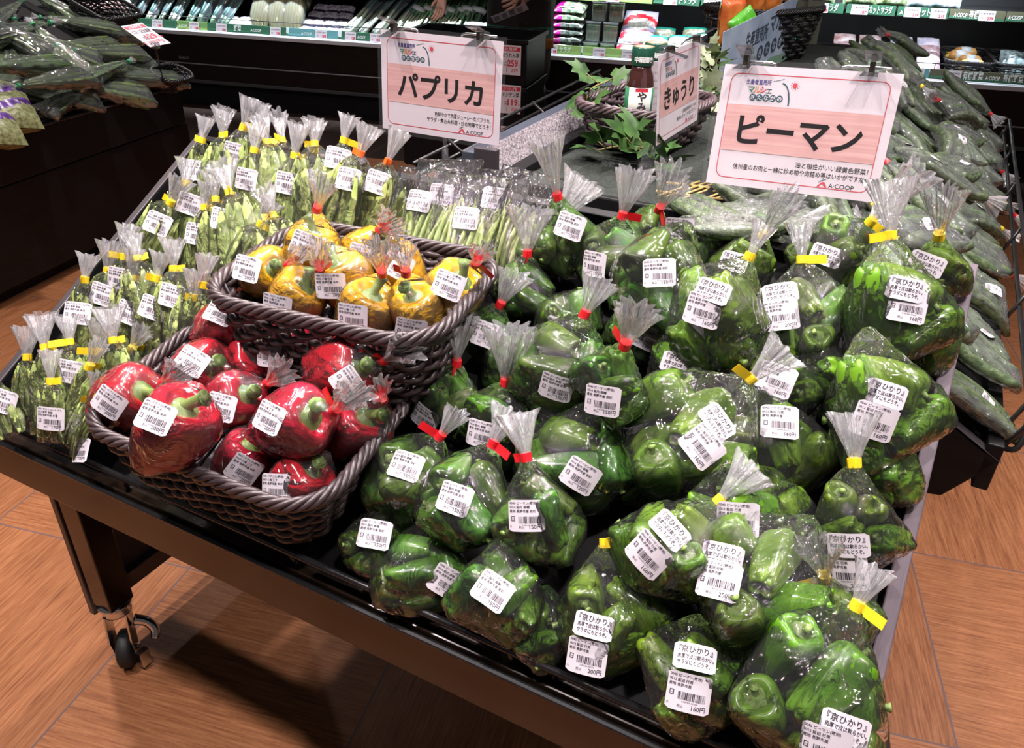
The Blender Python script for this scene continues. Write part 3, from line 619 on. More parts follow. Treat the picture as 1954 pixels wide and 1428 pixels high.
PART = {'G': 'bell_pepper', 'K': 'bell_pepper', 'R': 'bell_pepper', 'Y': 'bell_pepper', 'B': 'bean_pod', 'S': 'pea_pod', 'C': 'cucumber'}
NAME = {'G': 'bag_of_green_peppers', 'K': 'bag_of_green_peppers', 'R': 'bagged_red_pepper', 'Y': 'bagged_yellow_pepper', 'B': 'bag_of_flat_beans', 'S': 'bag_of_snap_peas', 'C': 'bag_of_cucumbers'}
def basis(axis, up):
    z = axis.normalized(); y = (up - z * up.dot(z)); y.normalize(); x = y.cross(z); return x, y, z
PLACED = []
def place_bag(kind, var, P, axis, up, s, label, cat, group, tape=None, stickers=(), tuft=None, flagrot=0.0, tuft_dir=None, spin=None, fx=1.0):
    items, film, nz, bv, zt, allp = get_pack(kind, var)
    x, y, z = basis(axis, up); T = frame(P, x * (s * fx), y * (s * fx), z * s)
    root = empty(NAME[kind], mw=T, label=label, cat=cat, group=group); Q = Matrix.Identity(4)
    if spin is not None: Q = spin
    put('bag_film', film, root, Q)
    for me, st, TI, _ in items:
        o = put(PART[kind], me, root, Q @ TI)
        if st is not None: put('stem', st, o)
    if tape:
        col, b = tape
        if nz is not None: N = T @ Vector((0, 0, nz)); ax = z
        else: N = T @ Vector((0, 0, zt + .032)); ax = z
        td = tuft_dir.normalized() if tuft_dir is not None else ax
        R = Matrix.Translation(N) @ td.to_track_quat('Z', 'Y').to_matrix().to_4x4(); Ti = T.inverted()
        put('tape', TAPES[(col, b)], root, Ti @ R @ Matrix.Rotation(flagrot, 4, 'Z'))
        if tuft: put('bag_top', tuft, root, Ti @ R @ Matrix.Rotation(var * 1.3, 4, 'Z'))
    TQ = T @ Q; inv = TQ.inverted(); 
    for (sk, px, py, ang) in stickers:
        o = inv @ CAM; d = (inv.to_3x3() @ ray(px, py)).normalized(); h, nrm, _, _ = bv.ray_cast(o, d)
        if h is None:
            h, nrm, _, _ = bv.find_nearest(inv @ (CAM + ray(px, py) * (P - CAM).dot(CF)))
        hw = TQ @ h; nw = (TQ.to_3x3() @ nrm).normalized()
        acc = nw.copy()
        for (dx, dy) in ((10, 0), (-10, 0), (0, 10), (0, -10)):
            h2, n2, _, _ = bv.ray_cast(o, (inv.to_3x3() @ ray(px + dx, py + dy)).normalized())
            if h2 is not None: acc += (TQ.to_3x3() @ n2).normalized()
        nw = acc.normalized()
        if nw.dot(CAM - hw) < 0: nw = -nw
        nw = (nw + (CAM - hw).normalized() * .35).normalized()
        # text direction that reads at the photographed slant
        a = math.radians(ang); d1 = CR * math.cos(a) - CU * math.sin(a); vw = (hw - CAM).normalized()
        pl = d1.cross(vw); xd = pl.cross(nw); xd.normalize()
        if xd.dot(d1) < 0: xd = -xd
        W_ = frame(hw + nw * .0030, xd, nw.cross(xd), nw)
        o2 = put('price_sticker' if sk != 'kyo' else 'name_sticker', STK[sk], root); o2.matrix_local = T.inverted() @ W_
    PLACED.append((root, [T @ Q @ p for p in allp[::9]]))
    return root
# ================================================================== SIGNS
M_CARD = mat('card_white', (0.71, 0.63, 0.68), 0.45); M_CRED = mat('card_red', (0.62, 0.045, 0.07), 0.5); M_CINK = mat('card_black_ink', (0.007, 0.005, 0.006), 0.6, spec=.15)
M_CTEAL = mat('card_dark_teal', (0.02, 0.085, 0.11), 0.5); M_CPURP = mat('card_purple', (0.075, 0.06, 0.24), 0.5); M_CGRN = mat('card_green', (0.02, 0.22, 0.12), 0.5); M_CORG = mat('card_orange', (0.75, 0.22, 0.03), 0.5)
def wood_print():
    m, nt, nd, lk = nodes_of('printed_pink_wood'); b = nd['Principled BSDF']; b.inputs['Roughness'].default_value = .45
    tc = nd.new('ShaderNodeTexCoord'); mp = nd.new('ShaderNodeMapping'); mp.inputs['Scale'].default_value = (5, 190, 1); lk.new(tc.outputs['Object'], mp.inputs[0])
    nz = nd.new('ShaderNodeTexNoise'); nz.inputs['Scale'].default_value = 1; nz.inputs['Detail'].default_value = 4; lk.new(mp.outputs[0], nz.inputs[0])
    cr = nd.new('ShaderNodeValToRGB'); e = cr.color_ramp.elements; e[0].position = .3; e[0].color = (.58, .30, .29, 1); e[1].position = .7; e[1].color = (.76, .46, .44, 1); lk.new(nz.outputs['Fac'], cr.inputs[0]); lk.new(cr.outputs[0], b.inputs['Base Color']); return m
M_WOODP = wood_print()
CARDM = (M_CARD, M_CRED, M_WOODP, M_CINK, M_CTEAL, M_CPURP, M_CGRN, M_CORG)
def stroke(m, pts, w, mi, z):
    P = [Vector((p[0], p[1], z)) for p in pts]; vs = []
    for i, p in enumerate(P):
        t = (P[min(i + 1, len(P) - 1)] - P[max(i - 1, 0)]).normalized(); n = Vector((-t.y, t.x, 0)); vs += [p + n * w / 2, p - n * w / 2]
    m.add(vs, [(2 * i + 1, 2 * i + 3, 2 * i + 2, 2 * i) for i in range(len(P) - 1)], mi)
def disc(m, x, y, r, mi, z, n=18): m.add([(x + r * math.cos(2 * PI * i / n), y + r * math.sin(2 * PI * i / n), z) for i in range(n)], [tuple(range(n))], mi)
def coop_logo(m, x, y, s, z, ink=3, red=1, grn=4):
    m.add([(x + a * s, y + b * s, z) for a, b in ((-.2, -.1), (.45, .62), (.78, .62), (1.25, -.1), (.86, -.1), (.62, .30), (.36, -.1), (.12, -.1), (.36, .28))], [(0, 1, 8), (0, 8, 7), (1, 5, 8), (1, 2, 5), (2, 3, 5), (3, 4, 5)], red)
    m.add([(x + a * s, y + b * s, z) for a, b in ((-.12, .42), (.2, .78), (.6, .98), (1.15, 1.08), (.62, .88), (.25, .68))], [(0, 5, 1), (1, 5, 4, 2), (2, 4, 3)], grn)
    m.text('A·COOP', (x + 1.42 * s, y - .1 * s, z), (1, 0, 0), (0, 1, 0), s * .92, ink)
X3, Y3 = (1, 0, 0), (0, 1, 0)
def card_mesh(title, lines, w=.21, h=.148):
    m = MB(); z = .0004; m.box((0, 0, -.0004), (w, h, .0006), 0)
    r = .010; bw, bh = w / 2 - .011, h / 2 - .010; P = []
    for q, (sx, sy) in enumerate(((1, 1), (-1, 1), (-1, -1), (1, -1))):
        for i in range(7): a = PI / 2 * (q + i / 6); P.append((sx * (bw - r) + r * math.cos(a), sy * (bh - r) + r * math.sin(a)))
    P += P[:2]; stroke(m, P, .0009, 1, z)
    m.add([(-bw, -.030, z), (bw, -.030, z), (bw, .027, z), (-bw, .027, z)], [(0, 1, 2, 3)], 2)
    m.text(title, (0, -.0180, z * 2), X3, Y3, .041, 3, 'C', .026, fit=.150)
    y = -.0425
    for t, ft in lines: m.text(t, (bw - .004, y, z), X3, Y3, .0075, 3, 'R', .004, fit=ft); y -= .0092
    coop_logo(m, .036, -.062, .0085, z)
    x0 = -bw + .006
    m.text('生産者直売所', (x0 + .0135, bh - .0115, z), X3, Y3, .0066, 5, 'L', .018, fit=.031)
    for i, (ch, c) in enumerate(zip('マルシェ', (6, 7, 1, 4))): m.text(ch, (x0 + .0165 + i * .0074, bh - .0215, z), X3, Y3, .0094, c, 'L', .02)
    for i, ch in enumerate('きたながの'):
        cx = x0 + .0245 + i * .0083; cy = bh - .0272; disc(m, cx, cy, .0041, 4, z); m.text(ch, (cx, cy - .0024, z * 2), X3, Y3, .0062, 0, 'C', .02)
    stroke(m, [(x0 + .058 + .0115 * math.sin(t), bh - .0345 + .0255 * math.cos(t) * 1.0 - .0) for t in [i * PI / 2 / 10 for i in range(11)]][::-1], .0017, 4, z)
    for i in range(6): stroke(m, [(x0 + .047 + i * .0022, bh - .0075 + .0006 * i), (x0 + .0484 + i * .0022, bh - .0068 + .0006 * i)], .0009, 4, z)
    sx, sy = x0 + .0735, bh - .0105; disc(m, sx, sy, .0030, 1, z)
    for i in range(10): a = i * PI / 5; stroke(m, [(sx + .0040 * math.cos(a), sy + .0040 * math.sin(a)), (sx + .0054 * math.cos(a), sy + .0054 * math.sin(a))], .0006, 1, z)
    return m.mesh('card', CARDM)
M_LAM = film_mat('laminating_film', .012, refl=.006, rough=.25, bump=.12, scale=70, fres=.14)
def rotm(yaw, pitch, roll):
    return Matrix.Rotation(math.radians(yaw), 3, 'Z') @ Matrix.Rotation(math.radians(pitch), 3, 'X') @ Matrix.Rotation(math.radians(roll), 3, 'Y')
def clip_mesh():
    m = MB()
    for sg in (-1, 1):
        m.add([(-.005, sg * .0010, -.010), (.005, sg * .0010, -.010), (.0055, sg * .0030, .004), (-.0055, sg * .0030, .004), (-.007, sg * .0085, .022), (.007, sg * .0085, .022),
               (-.005, sg * .0030, -.010), (.005, sg * .0030, -.010), (.0055, sg * .0055, .004), (-.0055, sg * .0055, .004), (-.007, sg * .0105, .022), (.007, sg * .0105, .022)],
              [(0, 1, 2, 3), (3, 2, 5, 4), (7, 6, 9, 8), (8, 9, 10, 11), (0, 3, 9, 6), (3, 4, 10, 9), (1, 7, 8, 2), (2, 8, 11, 5), (4, 5, 11, 10), (0, 6, 7, 1)], 0)
    m.box((0, 0, .003), (.004, .0075, .009), 1); return m.mesh('clip', (M_CLEAR, mat('dark_spring', (.10, .085, .07), .35, metal=.8)))
CLIP = clip_mesh()
def sign(title, lines, centre, ypr, base, label, clip_at=(.13, .83), sc=1.0):
    R = rotm(*ypr); x, y, z = R @ Vector((1, 0, 0)), R @ Vector((0, 0, 1)), -(R @ Vector((0, 1, 0))); T = frame(centre, x * sc, y * sc, z * sc); base = Vector(base)
    root = empty('sign_holder', base, label, 'sign', 'clip-on price signs'); RI = Matrix.Translation(-base)
    put('card', card_mesh(title, lines), root, RI @ T)
    lm = MB(); lm.box((0, 0, .0007), (.222, .160, .0003)); lm.build('laminate', M_LAM, root, RI @ T)
    for f in clip_at: put('clip', CLIP, root, RI @ T @ Matrix.Translation(((f - .5) * .21, .079, .0008)) @ Matrix.Scale(1.45, 4))
    ar = MB(); s_ = [(clip_at[0] - .5) * .21, (clip_at[1] - .5) * .21]
    ar.tube(spline([(s_[0] - .004, .078, -.006), (s_[0] + .030, .078, -.006), (s_[0] + .040, .070, -.010), (0, .06, -.012), (s_[1] - .040, .070, -.010), (s_[1] - .030, .079, -.006), (s_[1] + .022, .079, -.006)], 5), .0021, 8)
    ar.build('wire_arm', M_CHROME, root, RI @ T)
    top = T @ Vector((0, .05, -.012)); pl = MB(); pl.tube([base + Vector((0, 0, .03)), top], .0030, 10); pl.tube([base + Vector((0, 0, .022)), base.lerp(top, .30)], .0052, 10); pl.build('pole', M_CLEAR, root, RI)
    bc = MB()
    bc.box(base + Vector((0, 0, .018)), (.022, .016, .026)); bc.box(base + Vector((.012, .008, .030)), (.014, .012, .018)); bc.lathe([(.016, -.004), (.018, .0), (.016, .012), (.009, .016)], 18, T=Matrix.Translation(base))
    bevelled(bc.build('base_clip', M_CLEAR, root, RI), .002); return root
sign('パプリカ', (('色鮮やかで肉厚ジューシーなパプリカ。', .098), ('サラダ・煮込み料理・炒め物等でどうぞ！', .112)), (0.441, 0.58, 1.019), (2.88, -3.36, .44), at_y(850, 356, .600), 'white sign on a clear pole reading パプリカ')
sign('ピーマン', (('油と相性がいい緑黄色野菜！', .086), ('信州産のお肉と一緒に炒め物や肉詰め等はいかがですか。', .163)), (0.979, 0.568, 1.025), (-.81, -12.4, -2.4), (1.0, .565, .905), 'white sign on a clear pole reading ピーマン')
sign('きゅうり', (('生産者直売所ならではの', .07), ('新鮮なきゅうりをどうぞ。', .10)), (0.769, 0.749, 1.024), (86.6, -4.8, -2.0), (0.742, 0.72, .902), 'white sign turned sideways reading きゅうり', (.2, .8), .85)

# ================================================================== REFRIGERATED CASE
case = empty('refrigerated_case', ROOM @ Vector((0, FRONT, 0)), 'long black refrigerated case along the back aisle with green price rails', 'refrigerated case')
CI = Matrix.Translation(-(ROOM @ Vector((0, FRONT, 0)))) @ ROOM
def cb(a, b, name, m, bev=.004): mb = MB(); mb.box2(a, b); return bevelled(mb.build(name, m, case, CI), bev)
S0, S1 = -4.6, 3.6; ZD = .515
cb((S0, FRONT, .0), (S1, FRONT + .9, .155), 'kick_plate', M_BLACK)
cb((S0, FRONT - .03, .185), (S1, FRONT + .9, .285), 'lower_panel', M_DKBROWN); cb((S0, FRONT - .035, .160), (S1, FRONT + .85, .185), 'grey_trim', mat('dark_grey_trim', (.055, .052, .056), .4))
cb((S0, FRONT - .03, .295), (S1, FRONT + .9, .478), 'upper_panel', M_DKBROWN); cb((S0, FRONT - .036, .285), (S1, FRONT + .85, .295), 'steel_strip', M_STEEL)
cb((S0, FRONT - .045, .478), (S1, FRONT + .86, .506), 'white_bumper', M_WHITE)
cb((S0, FRONT + .06, .506), (S1, FRONT + .86, ZD), 'deck', mat('dark_grey_deck', (.03, .03, .033), .4))
cb((S0, FRONT + .84, .506), (S1, FRONT + .9, 2.0), 'back_panel', mat('black_back_panel', (.006, .006, .007), .5))
cb((S0, FRONT + .16, .815), (S1, FRONT + .84, .835), 'shelf', M_BLACK)
cb((S0, FRONT + .02, 1.55), (S1, FRONT + .9, 1.75), 'canopy', M_BLACK)
mb = MB(); mb.text('GALILEI', (fpt(348, 119).x, FRONT - .0305, .318), (1, 0, 0), (0, 0, 1), .024, 0, bold=.02); mb.build('maker_name', M_STEEL, case, CI)
RAILC = {'g': mat('rail_green', (.16, .30, .09), .4), 'd': mat('rail_dark_green', (.035, .13, .07), .4), 't': mat('rail_teal', (.12, .30, .31), .4), 'o': mat('rail_olive', (.12, .115, .07), .4), 'w': mat('rail_white', (.72, .76, .78), .35), 'l': mat('rail_lime', (.30, .46, .13), .4)}
M_TXT = mat('rail_white_lettering', (.78, .80, .76), .5); M_TAGP = mat('price_tag_paper', (.72, .62, .66), .5); M_TRED = mat('price_tag_red', (.62, .03, .06), .5); M_TBLK = mat('price_tag_black', (.05, .04, .05), .5)
def rail(d, z0, z1, secs, words, tags):
    a = {}
    th = .35
    for x0, x1, c in secs:
        m = MB(); s0, s1 = fpt(x0, 60 if d < .1 else 10, d).x, fpt(x1, 60 if d < .1 else 10, d).x
        m.add([(s0, FRONT + d, z0), (s1, FRONT + d, z0), (s1, FRONT + d + .014, z1), (s0, FRONT + d + .014, z1), (s0, FRONT + d + .01, z0), (s1, FRONT + d + .01, z0), (s1, FRONT + d + .024, z1), (s0, FRONT + d + .024, z1)], [(0, 1, 2, 3), (7, 6, 5, 4), (3, 2, 6, 7), (0, 4, 5, 1), (0, 3, 7, 4), (1, 5, 6, 2)], 0)
        h = z1 - z0; yv = Vector((0, .014, h)).normalized()
        m.add([(s0, FRONT + d - .0005, z0 + h * .12), (s1, FRONT + d - .0005, z0 + h * .02), (s1, FRONT + d + .003, z0 + h * .26), (s0, FRONT + d + .0044, z0 + h * .36)], [(0, 1, 2, 3)], 1)
        for xa, xb, t, f in words:
            if x0 - 1 <= xa < x1:
                sa, sb = fpt(xa, 60 if d < .1 else 10, d).x, fpt(xb, 60 if d < .1 else 10, d).x
                o_ = Vector((sa, FRONT + d + .003, z0 + h * .26)); m.text(t, o_ - Vector((0, .0022, 0)), (1, 0, 0), yv, h * f, 2, bold=.02, fit=sb - sa)
        m.build('price_rail', (RAILC[c], RAILC['l' if c in 'gl' else ('t' if c == 't' else 'd')], M_TXT), case, CI)
    for x0, x1, p in tags:
        m = MB(); s0, s1 = fpt(x0, 60 if d < .1 else 10, d).x, fpt(x1, 60 if d < .1 else 10, d).x; h = z1 - z0; w = s1 - s0; f = FRONT + d - .004; yv = Vector((0, .014, h)).normalized()
        m.add([(s0, f, z0 + .001), (s1, f, z0 + .001), (s1, f + .014, z1 - .001), (s0, f + .014, z1 - .001)], [(0, 1, 2, 3)], 0)
        m.text('お買得 野菜', (s0 + w * .08, f + .0085, z0 + h * .62), X3, yv, h * .22, 2, fit=w * .8); m.text(p, (s1 - w * .08, f + .001, z0 + h * .12), X3, yv, h * .42, 1, 'R', .03); m.text('円', (s0 + w * .12, f + .002, z0 + h * .16), X3, yv, h * .25, 2)
        m.build('price_tag', (M_TAGP, M_TRED, M_TBLK), case, CI)
rail(-.02, .512, .562, [(-60, 120, 'g'), (125, 243, 't'), (246, 336, 'd'), (339, 396, 'g'), (397, 545, 'd'), (545, 550, 'w'), (550, 643, 't'), (643, 650, 'w'), (650, 790, 'd'), (792, 1000, 'd'), (1002, 1111, 'l'), (1111, 1114, 'w'), (1114, 1226, 'l'), (1227, 1338, 't'), (1340, 1500, 't'), (1502, 1700, 'd'), (1703, 1796, 't'), (1797, 1990, 'o'), (1992, 2200, 'o')],
     [(343, 358, 'A·COOP', .5), (446, 460, '野菜', .8), (478, 498, 'A·COOP', .5), (574, 594, 'A·COOP', .5), (681, 696, 'A·COOP', .5), (1068, 1091, 'サラダ', .8), (1710, 1727, 'A·COOP', .45), (1730, 1753, 'カット', .8), (1863, 1904, '有機野菜', .9), (1909, 1938, 'A·COOP', .6), (1944, 1985, '有機野菜', .9)],
     [(292, 312, '198'), (362, 381, '158'), (413, 433, '198'), (515, 535, '198'), (601, 623, '158'), (657, 678, '128'), (705, 726, '158'), (1046, 1065, '98'), (1134, 1158, '158'), (1190, 1217, '298'), (1242, 1262, '98'), (1756, 1786, '119'), (1829, 1860, '198')])
rail(.14, .806, .858, [(-60, 500, 'd'), (502, 1040, 'd'), (1042, 1140, 'l'), (1141, 1244, 'l'), (1246, 1334, 'd'), (1337, 1420, 'd'), (1422, 1516, 'd'), (1518, 1612, 'd'), (1617, 1712, 'd'), (1716, 1815, 'd'), (1817, 1926, 'o'), (1928, 2200, 'o')],
     [(1190, 1214, 'サラダ', .8), (1293, 1326, 'トサラダ', .85), (1378, 1400, 'カット', .85), (1522, 1540, 'A·COOP', .5), (1583, 1600, 'ラダ', .85), (1660, 1705, 'カットサラダ', .85), (1720, 1728, 'A', .5), (1762, 1778, 'ット', .85), (1826, 1852, 'A·COOP', .6), (1855, 1874, '有機', .9), (1932, 1960, 'A·COOP', .6)],
     [(1156, 1181, '98'), (1265, 1291, '128'), (1342, 1375, '187'), (1565, 1582, '108'), (1626, 1659, '187'), (1729, 1760, '219'), (1780, 1811, '219'), (1874, 1906, '279')])
for i in range(9):
    m = MB(); s0 = -4.0 + i * .8; m.tube([(s0, FRONT + .02, .588), (s0 + .78, FRONT + .02, .588)], .0028, 6)
    for k in range(4): m.tube([(s0 + .05 + k * .22, FRONT + .02, .588), (s0 + .05 + k * .22, FRONT + .03, .506)], .002, 5)
    m.build('wire_guard', M_BLK_METAL, case, CI)
for s_, p_ in ((-2.9, 26), (-1.7, 26), (-.5, 20), (.7, 18), (1.9, 16)):
    ld = bpy.data.lights.new('case_strip_light', 'AREA'); ld.shape = 'RECTANGLE'; ld.size = 1.1; ld.size_y = .04; ld.energy = p_ * 2.6; ld.spread = math.radians(100); ld.color = (.80, .90, 1.0)
    lo = bpy.data.objects.new('case_strip_light', ld); COL.objects.link(lo); lo.location = ROOM @ Vector((s_, FRONT + .08, 1.54)); dd = ROOM.to_3x3() @ Vector((0, .62, -1)); lo.rotation_euler = dd.to_track_quat('-Z', 'Y').to_euler()

for s_ in (.1, .8, 1.5, 2.2):
    ld = bpy.data.lights.new('shelf_light', 'AREA'); ld.shape = 'RECTANGLE'; ld.size = .65; ld.size_y = .03; ld.energy = 1.1; ld.color = (.90, .94, 1.0)
    lo = bpy.data.objects.new('shelf_light', ld); COL.objects.link(lo); lo.location = ROOM @ Vector((s_, FRONT + .18, .808)); dd = ROOM.to_3x3() @ Vector((0, .35, -1)); lo.rotation_euler = dd.to_track_quat('-Z', 'Y').to_euler()
# goods on the deck -----------------------------------------------------------------------------------
def pillow(w, h, t, seed=0, n=14, crimp=.12, ruff=.10):
    vs = []; fs = []
    for side in (1, -1):
        for i in range(n + 1):
            for j in range(n + 1):
                u, v = i / n * 2 - 1, j / n * 2 - 1; b = max(0, (1 - abs(u) ** 2.6) * (1 - abs(v) ** 3.2)) ** .55
                e = 1 - crimp * (1 - abs(v)) * .0 - .05 * abs(u * v); k = mnoise.noise(Vector((u * 2.2 + seed, v * 2.2, side * 3 + seed)))
                vs.append(Vector((u * w / 2 * e, side * (t / 2 * b * (1 + 3 * ruff * k) + .0008), v * h / 2 * e)))
    q = (n + 1) ** 2
    for s_ in range(2):
        for i in range(n):
            for j in range(n): f = [s_ * q + i * (n + 1) + j, s_ * q + i * (n + 1) + j + 1, s_ * q + (i + 1) * (n + 1) + j + 1, s_ * q + (i + 1) * (n + 1) + j]; fs.append(f if s_ == 0 else f[::-1])
    return vs, fs, n
def pack_mesh(name, w, h, t, mats, region=None, seed=0):
    vs, fs, n = pillow(w, h, t, seed); m = MB(); m.add(vs, fs, 0, True)
    if region:
        for k, f in enumerate(fs):
            i, j = (k % (n * n)) // n, k % n
            mi = region(i / (n - 1) * 2 - 1, j / (n - 1) * 2 - 1)
            m.m[k] = mi
    return m.mesh(name, mats)
def g(name, me, s, d, z, label, cat, group, lean=0, yaw=0, roll=0, extra=()):
    T = ROOM @ Matrix.Translation((s, FRONT + d, z)) @ Matrix.Rotation(math.radians(yaw), 4, 'Z') @ Matrix.Rotation(math.radians(-lean), 4, 'X') @ Matrix.Rotation(math.radians(roll), 4, 'Y')
    if not extra:
        o = put(name, me); o.matrix_world = T; return tag(o, label, cat, group)
    r = empty(name, mw=T, label=label, cat=cat, group=group); put(me.name.split('.')[0], me, r)
    for nm, m2 in extra: put(nm, m2, r)
    return r
def leek_mesh(seed, n, L, w, white=.35, r=.008, fan=.5):
    r_ = random.Random(seed); m = MB()
    for i in range(n):
        x = (i / (n - 1) - .5) * w; y = r_.uniform(-.02, .02); k = 9; P = []; R_ = []
        for j in range(k): t = j / (k - 1); P.append(Vector((x * (1 + fan * t) + .012 * math.sin(3 * t + i), y + .01 * math.sin(2 * t + i * 2), t * L * r_.uniform(.96, 1.0)))); R_.append(r * (1.15 - .6 * t) * (1 if j else .6))
        a = max(1, int(white * k)); m.tube(P[:a + 1], R_[:a + 1], 6, 0); m.tube(P[a:], R_[a:], 6, 1)
    return m
M_WHT_STALK = mat('leek_white', (.62, .70, .50), .45); M_LEEK = mat('leek_green', (.07, .24, .13), .45, var=.4, scale=20, stretch=(1, 1, .1), col2=(.22, .42, .22)); M_LEEKB = mat('blue_green_leaf', (.05, .16, .17), .45, var=.5, scale=25, stretch=(1, 1, .12), col2=(.22, .40, .38))
CASEFILM = film_mat('cold_bag_film', .10, refl=.10, rough=.14, bump=.9, scale=26, stretch=(1, 1, .35), hazecol=(.72, .82, .90))
def film_of(m, seed): return hull_film('bag_film', [Vector(v) for v in m.v[::3]], None, CASEFILM, seed, .004, wrinkle=.004, maxlen=.05)
def leeks(x0, x1, n, L, label, kind, group, lean, roll, d=.10, white=.35, film=True, mats=None, count=7, r=.008):
    for i in range(n):
        sx = fpt(x0 + (x1 - x0) * (i + .5) / n, 55, d).x; m = leek_mesh(i + int(x0), count, L, .058, white, r, .28)
        ex = [('bag_film', film_of(m, i))] if film else []
        me = m.mesh('stalks', mats or (M_WHT_STALK, M_LEEK)); rr = g(kind, me, sx, d, ZD + .03, label % ORD[i], 'vegetables', group, lean, 0, roll, ex or [('paper_band', BAND)])
ORD = ['first', 'second', 'third', 'fourth', 'fifth', 'sixth', 'seventh', 'eighth', 'ninth', 'tenth', 'eleventh', 'twelfth', 'thirteenth', 'fourteenth', 'fifteenth', 'sixteenth']
bm_ = MB(); bm_.lathe([(.055, .20), (.056, .225)], 16, fn=lambda ph, i: 1 - .45 * abs(math.sin(ph))); BAND = bm_.mesh('paper_band', M_WHITE)
leeks(228, 345, 5, .40, '%s bag from the left of bluish spring onions leaning in the cold case', 'bag_of_spring_onions', 'bagged spring onions at the left of the case', 38, 14, white=.2, mats=(M_WHT_STALK, M_LEEKB))
leeks(350, 440, 4, .40, '%s bag from the left of long green stalks before the white packs', 'bag_of_green_stalks', 'bagged long green stalks', 36, 18, white=.15, mats=(M_LEEK, M_LEEKB))
leeks(652, 752, 4, .42, '%s slim bag of leeks from the left, right of the mushroom packs', 'bag_of_leeks', 'bagged leeks by the mushroom packs', 42, 30, white=.45, mats=(M_WHT_STALK, M_LEEKB), count=4, r=.010)
leeks(755, 860, 5, .42, '%s bunch from the left of loose spring onions above the パプリカ sign', 'bunch_of_spring_onions', 'loose spring onion bunches', 42, 22, white=.4, film=False, count=9)
leeks(862, 900, 2, .34, '%s leafy green bunch from the left beside the reaching hand', 'leafy_bunch', 'leafy bunches by the hand', 40, 10, white=.1, film=False, mats=(M_LEEK, M_LEEK), count=10)
def cabbage_mesh(seed):
    r_ = random.Random(seed); m = MB(); n = 26; rows = 16; vs = []; fs = []
    for i in range(rows):
        t = i / (rows - 1); rr = math.sin(PI * (.06 + .92 * t)) ** .55 * (1 - .18 * t)
        for j in range(n):
            a = 2 * PI * j / n; y = math.sin(a); k = 1 + .06 * math.cos(a * 6 + seed + 3 * t)
            vs.append(Vector((.075 * rr * math.cos(a) * k, (.03 if y < 0 else .06) * rr * y * k, t * .26)))
    for i in range(rows - 1):
        for j in range(n): fs.append((i * n + j, i * n + (j + 1) % n, (i + 1) * n + (j + 1) % n, (i + 1) * n + j))
    m.add(vs, fs, 0, True)
    for f in range(len(fs)):
        j = f % n
        if .56 * n < j < .94 * n: m.m[f] = 1
    return m
def stripes(name, a, b, sc, st):
    m, nt, nd, lk = nodes_of(name); bs = nd['Principled BSDF']; bs.inputs['Roughness'].default_value = .4
    tc = nd.new('ShaderNodeTexCoord'); mp = nd.new('ShaderNodeMapping'); mp.inputs['Scale'].default_value = st; lk.new(tc.outputs['Object'], mp.inputs[0]); wv = nd.new('ShaderNodeTexWave'); wv.inputs['Scale'].default_value = sc; wv.inputs['Distortion'].default_value = 6; wv.inputs['Detail'].default_value = 3; lk.new(mp.outputs[0], wv.inputs[0])
    cr = nd.new('ShaderNodeValToRGB'); cr.color_ramp.elements[0].color = (*a, 1); cr.color_ramp.elements[1].color = (*b, 1); lk.new(wv.outputs[0], cr.inputs[0]); lk.new(cr.outputs[0], bs.inputs['Base Color']); return m
M_NAPA_O = stripes('napa_outer_leaf', (.42, .52, .26), (.70, .74, .52), 9, (1, 1, .2)); M_NAPA_I = stripes('napa_cut_face', (.66, .50, .06), (.80, .74, .34), 14, (1, 1, .35))
for i, (px, dd, zz, ro, nm) in enumerate(((492, .10, 0, 6, 'halved napa cabbage nearest the white packs, front row'), (527, .10, 0, 3, 'halved napa cabbage in the middle of the front row'), (556, .10, 0, 0, 'halved napa cabbage at the right of the front row'), (508, .30, .10, 6, 'halved napa cabbage at the left of the back row'), (545, .30, .10, 3, 'halved napa cabbage in the middle of the back row'), (575, .30, .10, 0, 'halved napa cabbage at the back right beside the mushroom packs'))):
    m = cabbage_mesh(i); m.v = [(v[0] * 1.2, v[1] * 1.2, v[2] * 1.2) for v in m.v]; g('napa_cabbage_half', m.mesh('cabbage', (M_NAPA_O, M_NAPA_I)), fpt(px, 55, dd).x, dd, ZD + zz, nm, 'cabbage', 'halved napa cabbages', 24, 0, ro, [('bag_film', film_of(m, i))])
mp_ = pack_mesh('tray_pack', .13, .10, .045, (M_WHITE, CASEFILM), None, 3)
for i, px in enumerate((440, 468)): g('white_tray_pack', mp_, fpt(px, 60, .12).x, .14, ZD + .045, ('left', 'right')[i] + ' round white pack beside the napa cabbages', 'pack', 'white packs by the cabbages', 60)
M_MUSH = mat('mushroom_pack', (.42, .36, .46), .3, var=.6, scale=60, bump=.8, col2=(.80, .77, .86), coat=.8); M_MTRAY = mat('dark_violet_tray', (.03, .02, .06), .4)
MUSH = pack_mesh('mushroom_pack', .125, .075, .05, (M_MUSH, M_MTRAY), lambda u, v: 1 if v < -.85 else 0, 5)
k = 0
for row, (n, xa, xb, dd, zz) in enumerate(((4, 572, 668, .09, .02), (4, 578, 668, .17, .06), (3, 592, 672, .25, .10), (3, 606, 676, .33, .14))):
    for i in range(n): g('mushroom_pack', MUSH, fpt(xa + (xb - xa) * (i + .5) / n, 55, dd).x, dd, ZD + zz, '%s film-wrapped mushroom pack from the left in the %s row' % (ORD[i], ('front', 'second', 'third', 'back')[row]), 'pack', 'mushroom packs', 62, (i * 37 % 13) - 6)
M_FOIL = mat('crinkled_clear_bag', (.40, .46, .48), .2, var=.6, scale=45, bump=1.0, coat=.8, col2=(.75, .80, .82)); FOIL = pack_mesh('bag', .17, .16, .08, (M_FOIL,), None, 9)
